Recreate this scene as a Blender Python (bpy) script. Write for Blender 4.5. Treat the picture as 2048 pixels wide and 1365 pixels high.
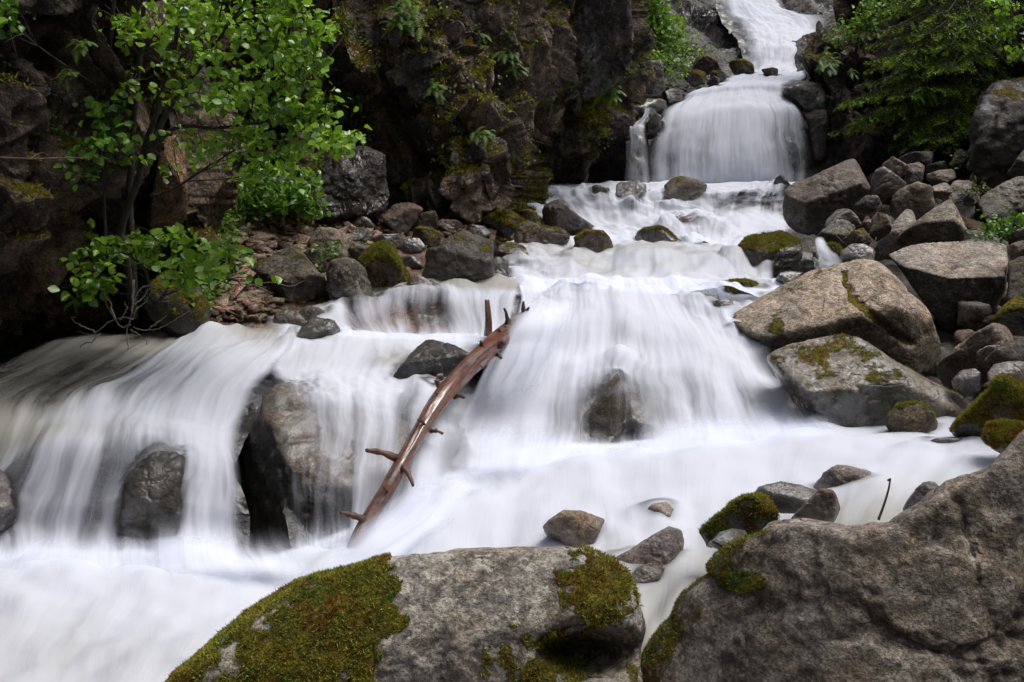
import bpy, bmesh, math, random
import numpy as np
from mathutils import Vector, Matrix
R_ = math.radians
for o in list(bpy.data.objects):
    bpy.data.objects.remove(o)
SC = bpy.context.scene
COL = SC.collection

# ------------------------------------------------------------- camera
CAMZ, PITCH, FMM = 2.3, R_(10), 30.0
FPX = FMM / 36.0 * 2048
cd = bpy.data.cameras.new('camera')
cd.lens = FMM
cd.sensor_width = 36
cd.clip_start, cd.clip_end = 0.05, 500
cam = bpy.data.objects.new('camera', cd)
COL.objects.link(cam)
cam.location = (0, 0, CAMZ)
cam.rotation_euler = (R_(90) - PITCH, 0, 0)
SC.camera = cam

# ------------------------------------------------------------- sky, sun, exposure
SUN_EL, SUN_AZ = R_(66), R_(92)          # azimuth from +Y (upstream) towards +X
w = bpy.data.worlds.new('World')
SC.world = w
w.use_nodes = True
nt = w.node_tree
bg = nt.nodes['Background']
sky = nt.nodes.new('ShaderNodeTexSky')
sky.sky_type = 'NISHITA'
sky.sun_disc = False
sky.sun_elevation = SUN_EL
sky.sun_rotation = SUN_AZ
sky.dust_density = 4.0
hs = nt.nodes.new('ShaderNodeHueSaturation')
hs.inputs['Saturation'].default_value = 0.42
nt.links.new(sky.outputs[0], hs.inputs['Color'])
nt.links.new(hs.outputs[0], bg.inputs[0])
bg.inputs[1].default_value = 0.13
sd = bpy.data.lights.new('sun', 'SUN')
sd.energy = 2.0
sd.angle = R_(38)
sd.color = (1.0, 0.965, 0.92)
sun = bpy.data.objects.new('sun', sd)
COL.objects.link(sun)
sv = Vector((math.sin(SUN_AZ) * math.cos(SUN_EL), math.cos(SUN_AZ) * math.cos(SUN_EL), math.sin(SUN_EL)))
sun.rotation_euler = sv.to_track_quat('Z', 'Y').to_euler()
SC.view_settings.view_transform = 'Standard'
SC.view_settings.look = 'None'
SC.view_settings.gamma = 1
SC.view_settings.exposure = 0.60
SC.render.engine = 'CYCLES'
SC.cycles.use_denoising = True
SC.cycles.max_bounces = 8
SC.cycles.diffuse_bounces = 3
SC.cycles.glossy_bounces = 2
SC.cycles.transmission_bounces = 4
SC.cycles.transparent_max_bounces = 16
SC.cycles.caustics_reflective = False
SC.cycles.caustics_refractive = False

# ------------------------------------------------------------- picture -> place
CP, SP = math.cos(PITCH), math.sin(PITCH)
CAM = np.array([0, 0, CAMZ])

def P(px, py, D):
    """World point seen at photograph pixel (px,py), D metres up the valley."""
    px, py, D = np.asarray(px, float), np.asarray(py, float), np.asarray(D, float)
    x = (px - 1024) / FPX
    y = -(py - 682.5) / FPX
    wy = y * SP + CP
    wz = y * CP - SP
    k = D / wy
    return np.stack([x * k, D + 0 * x, CAMZ + wz * k], -1)

def toPx(V):
    r = V - CAM
    d = r[..., 1] * CP - r[..., 2] * SP
    u = r[..., 1] * SP + r[..., 2] * CP
    return 1024 + FPX * r[..., 0] / d, 682.5 - FPX * u / d

# ------------------------------------------------------------- noise
def _h(ix, iy, iz, s):
    n = (ix.astype(np.int64) * 374761393 + iy.astype(np.int64) * 668265263 + iz.astype(np.int64) * 1274126177 + s * 974711) & 0xffffffff
    n = ((n ^ (n >> 13)) * 1274126177) & 0xffffffff
    n = ((n ^ (n >> 15)) * 2246822519) & 0xffffffff
    return (n ^ (n >> 16)) & 0xffffffff

_G = np.random.RandomState(5).normal(size=(256, 3))
_G /= np.linalg.norm(_G, axis=1)[:, None]

def perlin(p, s=0):
    p = np.asarray(p, float)
    i = np.floor(p).astype(np.int64)
    f = p - i
    t = f * f * f * (f * (f * 6 - 15) + 10)
    out = np.zeros(len(p))
    for a in (0, 1):
        for b in (0, 1):
            for c in (0, 1):
                g = _G[_h(i[:, 0] + a, i[:, 1] + b, i[:, 2] + c, s) & 255]
                d = f - np.array([a, b, c])
                wgt = (t[:, 0] if a else 1 - t[:, 0]) * (t[:, 1] if b else 1 - t[:, 1]) * (t[:, 2] if c else 1 - t[:, 2])
                out += wgt * (g * d).sum(1)
    return out * 1.6

def fbm(p, o=4, s=0, gain=.5, ridge=False):
    p = np.asarray(p, float)
    a, tot, r = 1.0, 0.0, np.zeros(len(p))
    for k in range(o):
        n = perlin(p, s + k)
        r += a * ((1 - 2 * np.abs(n)) if ridge else n)
        tot += a
        a *= gain
        p = p * 2.03 + 3.7
    return r / tot

def worley(p, s=0):
    i = np.floor(p).astype(np.int64)
    f1 = np.full(len(p), 9.0); f2 = f1.copy(); idr = np.zeros(len(p))
    nv = np.zeros((len(p), 3))
    for a in (-1, 0, 1):
        for b in (-1, 0, 1):
            for c in (-1, 0, 1):
                q = i + np.array([a, b, c])
                h = _h(q[:, 0], q[:, 1], q[:, 2], s)
                o = np.stack([(h & 1023) / 1023., ((h >> 10) & 1023) / 1023., ((h >> 20) & 1023) / 1023.], 1)
                dv = q + o - p
                d = np.sqrt((dv ** 2).sum(1))
                c1 = d < f1
                f2 = np.where(c1, f1, np.minimum(f2, d))
                f1 = np.where(c1, d, f1)
                idr = np.where(c1, ((h * 7919) & 0xffff) / 65535., idr)
                nv[c1] = dv[c1]
    return f1, f2, idr, nv

def sstep(a, b, x):
    t = np.clip((x - a) / (b - a), 0, 1)
    return t * t * (3 - 2 * t)

# ------------------------------------------------------------- mesh plumbing
def mk(name, V, F, mat, loc=None, smooth=True, parent=None, attrs=None, uv=None):
    V = np.asarray(V, float)
    me = bpy.data.meshes.new(name)
    if loc is None:
        loc = np.zeros(3)
    loc = np.asarray(loc, float)
    me.vertices.add(len(V))
    me.vertices.foreach_set('co', (V - loc).astype(np.float32).ravel())
    Fs = F if isinstance(F, list) else [F]
    Fs = [np.asarray(f, np.int32) for f in Fs if len(f)]
    idx = np.concatenate([f.ravel() for f in Fs])
    cnt = np.concatenate([np.full(len(f), f.shape[1], np.int32) for f in Fs])
    st = np.concatenate([[0], np.cumsum(cnt)[:-1]]).astype(np.int32)
    me.loops.add(len(idx))
    me.loops.foreach_set('vertex_index', idx)
    me.polygons.add(len(cnt))
    me.polygons.foreach_set('loop_start', st)
    if smooth:
        me.polygons.foreach_set('use_smooth', np.ones(len(cnt), bool))
    for k, a in (attrs or {}).items():
        a = np.asarray(a, np.float32)
        if a.ndim == 2:
            at = me.attributes.new(k, 'FLOAT_COLOR', 'POINT')
            at.data.foreach_set('color', np.c_[a, np.ones(len(a))].astype(np.float32).ravel())
        else:
            at = me.attributes.new(k, 'FLOAT', 'POINT')
            at.data.foreach_set('value', a)
    if uv is not None:
        ul = me.uv_layers.new(name='UVMap')
        ul.data.foreach_set('uv', np.asarray(uv, np.float32)[idx].ravel())
    me.update(calc_edges=True)
    me.validate()
    if mat:
        me.materials.append(mat)
    o = bpy.data.objects.new(name, me)
    COL.objects.link(o)
    if parent is not None:
        o.parent = parent
        o.location = loc - np.array(parent.location)
    else:
        o.location = loc
    return o

def vnormals(V, F):
    n = np.zeros_like(V)
    a, b, c = V[F[:, 0]], V[F[:, 1]], V[F[:, 2]]
    fn = np.cross(b - a, c - a)
    for k in range(3):
        np.add.at(n, F[:, k], fn)
    return n / (np.linalg.norm(n, axis=1)[:, None] + 1e-12)

def empty(name, loc):
    o = bpy.data.objects.new(name, None)
    o.empty_display_size = .1
    COL.objects.link(o)
    o.location = loc
    return o

def tag(o, label, cat, group=None):
    o['label'] = label
    o['category'] = cat
    if group:
        o['group'] = group
    return o

def kind(o, k):
    o['kind'] = k
    return o

_ICO = {}
def ico(n):
    if n not in _ICO:
        bm = bmesh.new()
        bmesh.ops.create_icosphere(bm, subdivisions=n, radius=1)
        V = np.array([v.co[:] for v in bm.verts])
        F = np.array([[v.index for v in f.verts] for f in bm.faces])
        bm.free()
        V /= np.linalg.norm(V, axis=1)[:, None]
        _ICO[n] = (V, F)
    return _ICO[n]

def grid_faces(nr, nc):
    i = np.arange(nr * nc).reshape(nr, nc)
    return np.stack([i[:-1, :-1], i[:-1, 1:], i[1:, 1:], i[1:, :-1]], -1).reshape(-1, 4)

def tube(pts, rad, sides=7, cap=True):
    pts = np.asarray(pts, float)
    n = len(pts)
    rad = np.broadcast_to(np.asarray(rad, float), (n,))
    t = np.gradient(pts, axis=0)
    t /= np.linalg.norm(t, axis=1)[:, None] + 1e-9
    ref = np.array([0.31, 0.2, 0.93]) if abs(t[:, 2].mean()) < .9 else np.array([1., .1, 0])
    a = np.cross(t, ref); a /= np.linalg.norm(a, axis=1)[:, None] + 1e-9
    b = np.cross(t, a)
    th = np.linspace(0, 2 * np.pi, sides, endpoint=False)
    V = pts[:, None] + rad[:, None, None] * (np.cos(th)[None, :, None] * a[:, None] + np.sin(th)[None, :, None] * b[:, None])
    V = V.reshape(-1, 3)
    F = []
    for i in range(n - 1):
        for k in range(sides):
            F.append((i * sides + k, i * sides + (k + 1) % sides, (i + 1) * sides + (k + 1) % sides, (i + 1) * sides + k))
    F = [np.array(F)]
    if cap:
        V = np.r_[V, pts[:1], pts[-1:]]
        c0, c1 = len(V) - 2, len(V) - 1
        T = [(c0, (k + 1) % sides, k) for k in range(sides)] + [(c1, (n - 1) * sides + k, (n - 1) * sides + (k + 1) % sides) for k in range(sides)]
        F.append(np.array(T))
    return V, F

def joinm(parts):
    """[(V,[F..]),..] -> one V, face list."""
    Vs, T, Q, off = [], [], [], 0
    for V, Fl in parts:
        for f in (Fl if isinstance(Fl, list) else [Fl]):
            (T if f.shape[1] == 3 else Q).append(f + off)
        Vs.append(V)
        off += len(V)
    F = []
    if T: F.append(np.concatenate(T))
    if Q: F.append(np.concatenate(Q))
    return np.concatenate(Vs), F

def crom(C, n):
    """Catmull-Rom through control rows C (k,...) resampled to n."""
    C = np.asarray(C, float)
    k = len(C)
    t = np.linspace(0, k - 1, n)
    i = np.minimum(t.astype(int), k - 2)
    f = (t - i).reshape((-1,) + (1,) * (C.ndim - 1))
    p1, p2 = C[i], C[i + 1]
    p0 = np.where((i > 0).reshape(f.shape), C[np.maximum(i - 1, 0)], 2 * p1 - p2)
    p3 = np.where((i < k - 2).reshape(f.shape), C[np.minimum(i + 2, k - 1)], 2 * p2 - p1)
    return .5 * (2 * p1 + (p2 - p0) * f + (2 * p0 - 5 * p1 + 4 * p2 - p3) * f ** 2 + (3 * p1 - p0 - 3 * p2 + p3) * f ** 3)

# ------------------------------------------------------------- materials
class N:
    def __init__(s, name):
        s.m = bpy.data.materials.new(name)
        s.m.use_nodes = True
        s.t = s.m.node_tree
        s.t.nodes.clear()
        s.out = s.t.nodes.new('ShaderNodeOutputMaterial')
    def n(s, kind, **kw):
        x = s.t.nodes.new('ShaderNode' + kind)
        for k, v in kw.items():
            setattr(x, k, v)
        return x
    def put(s, sock, v):
        if isinstance(v, bpy.types.NodeSocket):
            s.t.links.new(v, sock)
        elif v is not None:
            if isinstance(v, tuple) and len(v) == 3 and sock.type == 'RGBA':
                v = v + (1,)
            sock.default_value = v
    def attr(s, name):
        return s.n('Attribute', attribute_name=name)
    def math(s, op, a, b=None, c=None, clamp=False):
        x = s.n('Math', operation=op, use_clamp=clamp)
        for i, v in enumerate((a, b, c)):
            if v is not None:
                s.put(x.inputs[i], v)
        return x.outputs[0]
    def mix(s, f, a, b, mode='MIX'):
        x = s.n('Mix', data_type='RGBA', blend_type=mode)
        s.put(x.inputs[0], f); s.put(x.inputs[6], a); s.put(x.inputs[7], b)
        return x.outputs[2]
    def mixf(s, f, a, b):
        x = s.n('Mix', data_type='FLOAT')
        s.put(x.inputs[0], f); s.put(x.inputs[2], a); s.put(x.inputs[3], b)
        return x.outputs[0]
    def ss(s, a, b, v, lo=0., hi=1.):
        x = s.n('MapRange', interpolation_type='SMOOTHSTEP')
        for i, q in enumerate((v, a, b, lo, hi)):
            s.put(x.inputs[i], q)
        return x.outputs[0]
    def noise(s, vec, scale, detail=4., rough=.55, dist=0., color=False):
        x = s.n('TexNoise')
        s.put(x.inputs['Vector'], vec)
        s.put(x.inputs['Scale'], scale); s.put(x.inputs['Detail'], detail)
        s.put(x.inputs['Roughness'], rough); s.put(x.inputs['Distortion'], dist)
        return x.outputs['Color' if color else 'Fac']
    def vor(s, vec, scale, feature='F1', rnd=1.):
        x = s.n('TexVoronoi', feature=feature)
        s.put(x.inputs['Vector'], vec); s.put(x.inputs['Scale'], scale); s.put(x.inputs['Randomness'], rnd)
        return x.outputs[0]
    def mapping(s, vec, scale=(1, 1, 1), rot=(0, 0, 0), loc=(0, 0, 0)):
        x = s.n('Mapping')
        s.put(x.inputs[0], vec)
        x.inputs[1].default_value = loc; x.inputs[2].default_value = rot; x.inputs[3].default_value = scale
        return x.outputs[0]
    def bump(s, h, strength=.5, dist=.02, normal=None):
        x = s.n('Bump')
        s.put(x.inputs['Height'], h); s.put(x.inputs['Strength'], strength); s.put(x.inputs['Distance'], dist)
        if normal is not None: s.put(x.inputs['Normal'], normal)
        return x.outputs[0]
    def bsdf(s, **kw):
        x = s.n('BsdfPrincipled')
        for k, v in kw.items():
            s.put(x.inputs[k.replace('_', ' ')], v)
        return x.outputs[0]
    def shade(s, sh):
        s.t.links.new(sh, s.out.inputs[0])
        return s.m
    def mixs(s, f, a, b):
        x = s.n('MixShader')
        s.put(x.inputs[0], f); s.put(x.inputs[1], a); s.put(x.inputs[2], b)
        return x.outputs[0]

def rock_material(name='stone', chisel=0.):
    m = N(name)
    pos = m.n('NewGeometry').outputs['Position']
    base = m.attr('base').outputs['Color']
    moss, wet, lich = (m.attr(k).outputs['Fac'] for k in ('moss', 'wet', 'lich'))
    n1 = m.noise(pos, 1.7, 4, .6)
    n2 = m.noise(pos, 8.0, 8, .65, .3)
    n3 = m.noise(pos, 70., 4, .7)
    n5 = m.noise(m.mapping(pos, (1, 1, 1.25), (.5, .3, 0)), 26., 6, .72)
    v = m.math('ADD', m.ss(.3, .7, n1, .72, 1.22), m.ss(.3, .72, n2, -.34, .34))
    v = m.math('MULTIPLY', v, m.ss(.36, .66, n3, .58, 1.36))
    v = m.math('MULTIPLY', v, m.ss(.34, .66, n5, .55, 1.36))
    dk = m.noise(pos, 5.2, 7, .72, .6)
    v = m.math('MULTIPLY', v, m.ss(.50, .66, dk, 1., .48))
    vc = m.n('TexVoronoi', feature='DISTANCE_TO_EDGE')
    m.put(vc.inputs['Vector'], m.mix(.12, pos, m.noise(pos, 4., 4, .6, color=True))); m.put(vc.inputs['Scale'], 2.6 if not chisel else 3.6)
    crk = m.math('MULTIPLY', m.ss(.0, .022, vc.outputs[0], 1., 0.), m.ss(.52, .64, m.noise(pos, 2.3, 3), 0., 1. if chisel else .45))
    v = m.math('MULTIPLY', v, m.math('MULTIPLY_ADD', crk, -.6, 1.))
    c = m.mix(1., base, v, 'MULTIPLY')
    # warm / cool mineral drift
    c = m.mix(m.ss(.42, .66, m.noise(pos, 3.1, 5, .6), 0, .55), c, m.mix(1., c, (1.16, .98, .72), 'MULTIPLY'))
    # lichen blotches
    lb = m.math('MULTIPLY', m.ss(.54, .60, m.noise(pos, 11., 6, .65, .5)), m.ss(.40, .52, m.noise(pos, 60, 3, .6)))
    lcol = m.mix(m.noise(pos, 4.), (.46, .42, .33), (.38, .38, .34))
    c = m.mix(m.math('MULTIPLY', lb, lich), c, lcol)
    # wet darkening
    wv = m.math('MULTIPLY', wet, m.ss(.32, .6, m.noise(pos, 4.5, 5, .6), .35, 1.))
    c = m.mix(m.math('MULTIPLY', wv, .62), c, m.mix(1., c, (.30, .28, .27), 'MULTIPLY'))
    # moss
    mn = m.noise(pos, 16., 7, .7)
    mf = m.ss(.42, .58, m.math('ADD', moss, m.math('MULTIPLY', m.math('SUBTRACT', mn, .5), .9)))
    g1 = m.noise(pos, 5.5, 5, .65)
    g2 = m.noise(pos, 34., 4, .7)
    mc = m.mix(m.ss(.38, .62, g1), (.050, .056, .008), (.150, .110, .014))
    mc = m.mix(m.ss(.5, .68, m.noise(pos, 7.3, 3)), mc, (.085, .042, .012))
    mc = m.mix(1., mc, m.ss(.3, .7, g2, .35, 1.6), 'MULTIPLY')
    c = m.mix(mf, c, mc)
    rough = m.mixf(wv, .82, .32)
    rough = m.math('ADD', rough, m.ss(.35, .65, n5, -.07, .16))
    rough = m.mixf(mf, rough, .95)
    spec = m.mixf(mf, m.mixf(wv, .28, .75), .12)
    h = m.math('ADD', m.math('MULTIPLY', n2, .9), m.math('MULTIPLY', n5, .55))
    h = m.math('ADD', h, m.math('MULTIPLY', n3, .22))
    h = m.math('ADD', h, m.math('MULTIPLY', m.math('MULTIPLY', g2, mf), .8))
    h = m.math('ADD', h, m.math('MULTIPLY', dk, .7))
    h = m.math('SUBTRACT', h, m.math('MULTIPLY', crk, .8))
    nb = None
    if chisel:
        wp = m.n('VectorMath', operation='ADD')
        sc_ = m.n('VectorMath', operation='SCALE'); m.put(sc_.inputs[0], m.noise(pos, 2.5, 4, .6, color=True)); sc_.inputs['Scale'].default_value = .25
        m.put(wp.inputs[0], m.mapping(pos, (1, 1, .62), (.2, .35, 0))); m.put(wp.inputs[1], sc_.outputs[0])
        va = m.n('TexVoronoi', distance='MANHATTAN'); m.put(va.inputs['Vector'], wp.outputs[0]); m.put(va.inputs['Scale'], 3.4)
        vb = m.n('TexVoronoi', distance='CHEBYCHEV'); m.put(vb.inputs['Vector'], wp.outputs[0]); m.put(vb.inputs['Scale'], 10.)
        nb = m.bump(m.math('ADD', va.outputs[0], m.math('MULTIPLY', vb.outputs[0], .45)), chisel, .26)
    film = m.math('MULTIPLY', m.math('MULTIPLY', m.ss(.35, .95, wv), m.math('SUBTRACT', 1., mf)), .9)
    nc = m.bump(m.math('ADD', n2, m.math('MULTIPLY', n5, .5)), .55, .03, nb)
    nb = m.bump(h, 1., .045, nb)
    return m.shade(m.bsdf(Base_Color=c, Roughness=rough, Specular_IOR_Level=spec, Normal=nb, Coat_Weight=film, Coat_IOR=1.8, Coat_Roughness=.08, Coat_Normal=nc))

def water_material():
    m = N('running water')
    uv0 = m.n('UVMap', uv_map='UVMap').outputs[0]
    wrp = m.n('VectorMath', operation='MULTIPLY_ADD')
    m.put(wrp.inputs[0], m.noise(uv0, 1.3, 3, .5, color=True)); wrp.inputs[1].default_value = (.30, .5, 0); m.put(wrp.inputs[2], uv0)
    uv = wrp.outputs[0]
    cov = m.attr('cov').outputs['Fac']
    foam = m.attr('foam').outputs['Fac']
    edge = m.attr('edge').outputs['Fac']
    s0 = m.noise(m.mapping(uv, (2.4, .5, 1)), 1., 3, .5, .3)
    s1 = m.noise(m.mapping(uv, (7., .6, 1)), 1., 3, .5, .15)
    s2 = m.noise(m.mapping(uv, (21., .9, 1)), 1., 3, .55)
    s = m.math('ADD', m.math('MULTIPLY', s1, .48), m.math('MULTIPLY', s2, .14))
    s = m.math('ADD', s, m.math('MULTIPLY', s0, .38))
    thr = m.math('MULTIPLY_ADD', cov, -.62, .86)
    a = m.ss(m.math('SUBTRACT', thr, .21), m.math('ADD', thr, .21), s)
    a = m.math('MULTIPLY', a, edge)
    fo = m.ss(.30, .72, m.math('ADD', m.math('MULTIPLY', foam, .62), m.math('MULTIPLY', m.math('ADD', m.math('MULTIPLY', s0, .6), m.math('MULTIPLY', s1, .4)), .45)))
    col = m.mix(fo, (.47, .46, .42), (.83, .86, .965))
    nb = m.bump(m.math('ADD', s1, m.math('MULTIPLY', s2, .35)), .22, .05)
    b = m.bsdf(Base_Color=col, Roughness=m.mixf(fo, .4, .9), Specular_IOR_Level=m.mixf(fo, .3, .03), Normal=nb)
    tl = m.n('BsdfTranslucent')
    m.put(tl.inputs[0], col)
    b = m.mixs(.45, b, tl.outputs[0])
    tr = m.n('BsdfTransparent')
    return m.shade(m.mixs(a, tr.outputs[0], b))

def leaf_material(name, c1, c2, rough=.38, trans=.35, spec=.45):
    m = N(name)
    r = m.attr('rnd').outputs['Fac']
    c = m.mix(r, c1, c2)
    b = m.bsdf(Base_Color=c, Roughness=rough, Specular_IOR_Level=spec)
    t = m.n('BsdfTranslucent')
    m.put(t.inputs[0], m.mix(1., c, (1.5, 1.45, .6), 'MULTIPLY'))
    return m.shade(m.mixs(trans, b, t.outputs[0]))

def bark_material(name, c1, c2, wet=.0, stretch=(12, 12, 2)):
    m = N(name)
    pos = m.n('NewGeometry').outputs['Position']
    uv = m.n('TexCoord').outputs['Object']
    n = m.noise(m.mapping(pos, stretch), 1., 7, .65, .4)
    n2 = m.noise(pos, 55., 5, .7)
    c = m.mix(m.ss(.3, .7, n), c1, c2)
    c = m.mix(1., c, m.ss(.3, .7, n2, .6, 1.35), 'MULTIPLY')
    return m.shade(m.bsdf(Base_Color=c, Roughness=.85 - .6 * wet, Specular_IOR_Level=.3 + .4 * wet,
                          Normal=m.bump(m.math('ADD', n, m.math('MULTIPLY', n2, .4)), .6, .015)))

def log_material():
    m = N('wet red wood')
    uv = m.n('UVMap', uv_map='UVMap').outputs[0]
    pos = m.n('NewGeometry').outputs['Position']
    g = m.noise(m.mapping(uv, (34, 3.0, 1)), 1., 8, .68, .7)
    g2 = m.noise(m.mapping(uv, (7, 1.3, 1)), 1., 5, .6, .8)
    n = m.noise(pos, 30., 5, .7)
    c = m.mix(m.ss(.35, .65, g), (.045, .010, .005), (.21, .052, .017))
    c = m.mix(m.ss(.50, .66, g2), c, (.17, .07, .033))
    c = m.mix(m.ss(.54, .64, m.noise(pos, 14., 6, .7, .4)), c, (.022, .010, .007))
    c = m.mix(1., c, m.ss(.3, .7, n, .55, 1.4), 'MULTIPLY')
    r = m.ss(.4, .62, g2, .30, .55)
    h = m.math('ADD', g, m.math('MULTIPLY', n, .5))
    return m.shade(m.bsdf(Base_Color=c, Roughness=r, Specular_IOR_Level=.45, Coat_Weight=m.ss(.42, .58, m.noise(m.mapping(uv, (5, 3, 1)), 1., 6, .7, .6), .25, 1.), Coat_IOR=2.0, Coat_Roughness=.16, Coat_Normal=m.bump(m.math('ADD', g2, m.math('MULTIPLY', g, .4)), .35, .02),
                          Normal=m.bump(h, 1., .03)))

def moss_material():
    m = N('moss')
    r = m.attr('rnd').outputs['Fac']
    pos = m.n('NewGeometry').outputs['Position']
    c = m.mix(r, (.050, .060, .008), (.34, .32, .040))
    c = m.mix(m.ss(.50, .62, m.noise(pos, 4., 4, .6)), c, m.mix(r, (.06, .028, .008), (.26, .13, .022)))
    c = m.mix(m.ss(.54, .62, m.noise(m.mapping(pos, loc=(3, 1, 7)), 5., 3, .6)), c, m.mix(r, (.030, .060, .010), (.16, .25, .035)))
    b = m.bsdf(Base_Color=c, Roughness=.8, Specular_IOR_Level=.2)
    t = m.n('BsdfTranslucent')
    m.put(t.inputs[0], c)
    return m.shade(m.mixs(.25, b, t.outputs[0]))

STONE = rock_material()
CLIFF = rock_material('fractured cliff stone', 1.)
WATER = water_material()
MOSS = moss_material()
LOGM = log_material()
STUBM = bark_material('dead branch wood', (.020, .011, .008), (.12, .055, .030), .5)
BARK = bark_material('dark alder bark', (.012, .010, .008), (.055, .045, .036))
TWIG = bark_material('bare grey twig bark', (.12, .095, .075), (.22, .18, .145))
TWIG2 = bark_material('brown twig bark', (.045, .028, .018), (.12, .08, .055))
SBARK = bark_material('spruce bark', (.012, .010, .009), (.045, .035, .028))
LEAF = leaf_material('alder leaf', (.060, .155, .016), (.270, .44, .05), .26, .36, .55)
LEAF2 = leaf_material('dark shrub leaf', (.034, .105, .014), (.16, .31, .035), .36, .3)  # darker green than the alder leaf
LEAF3 = leaf_material('bright bush leaf', (.07, .17, .025), (.21, .33, .06), .45, .35)
FERN = leaf_material('fern frond', (.030, .080, .012), (.15, .25, .035), .5, .35)
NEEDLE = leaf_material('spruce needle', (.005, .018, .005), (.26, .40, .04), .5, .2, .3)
GRASS = leaf_material('yellow green ground plant', (.05, .07, .015), (.15, .17, .04), .6, .3)
# ------------------------------------------------------------- stones
Z = {'F': (0, 0, 1), 'A': (0, 0, 1.95), 'Z2': (600, 0, 2.2743), 'Z3': (1150, 0, 3.4133), 'Z4': (1500, 0, 3.4124),
     'Z5': (1400, 280, 2.625), 'Z6': (950, 320, 2.7307), 'Z7': (350, 350, 2.9257), 'Z8': (0, 620, 1.8329),
     'ZL': (600, 580, 2.3943), 'Z9': (1200, 600, 2.4151), 'ZA': (1050, 850, 2.0521)}
# kind: base colour, moss bias, wetness, lichen, corner sharpness
KIND = {'T': ((.235, .197, .155), -.25, .28, .35, 9), 'G': ((.175, .158, .135), -.15, .38, .45, 11),
        'D': ((.060, .052, .044), -.20, .75, .05, 11), 'M': ((.075, .062, .045), .42, .55, .10, 9),
        'W': ((.130, .115, .105), -.40, 1.1, .10, 8), 'B': ((.150, .090, .062), -.30, .35, .10, 14),
        'K': ((.092, .077, .060), .02, .35, .25, 12)}

WET_STONES = []
WATER_OBJS = []
SEATED = ()
def ground_depth(px, py):
    d = Vector(P(px, py, 10.) - CAM).normalized()
    h = BVH.ray_cast(Vector(CAM), d)
    return None if h[0] is None else h[0].y

def radial(poly, nang=720, smooth=4):
    """Outline -> radius as function of angle about its centroid."""
    p = np.asarray(poly, float)
    q = np.roll(p, -1, 0)
    cr = p[:, 0] * q[:, 1] - q[:, 0] * p[:, 1]
    A = cr.sum() / 2
    c = np.array([((p[:, 0] + q[:, 0]) * cr).sum(), ((p[:, 1] + q[:, 1]) * cr).sum()]) / (6 * A)
    p = p - c; q = q - c
    th = np.linspace(-np.pi, np.pi, nang, endpoint=False)
    d = np.stack([np.cos(th), np.sin(th)], 1)
    e = q - p
    den = d[:, None, 0] * e[None, :, 1] - d[:, None, 1] * e[None, :, 0]
    den = np.where(np.abs(den) < 1e-12, 1e-12, den)
    t = (p[None, :, 0] * e[None, :, 1] - p[None, :, 1] * e[None, :, 0]) / den
    s = (p[None, :, 0] * d[:, None, 1] - p[None, :, 1] * d[:, None, 0]) / den
    ok = (t > 0) & (s >= -1e-6) & (s <= 1 + 1e-6)
    r = np.where(ok, t, 0).max(1)
    r = np.where(r <= 0, np.median(r[r > 0]), r)
    k = np.exp(-np.linspace(-2, 2, 2 * smooth + 1) ** 2)
    k /= k.sum()
    r = np.convolve(np.r_[r[-smooth:], r, r[:smooth]], k, 'valid')
    return c, r

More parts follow.
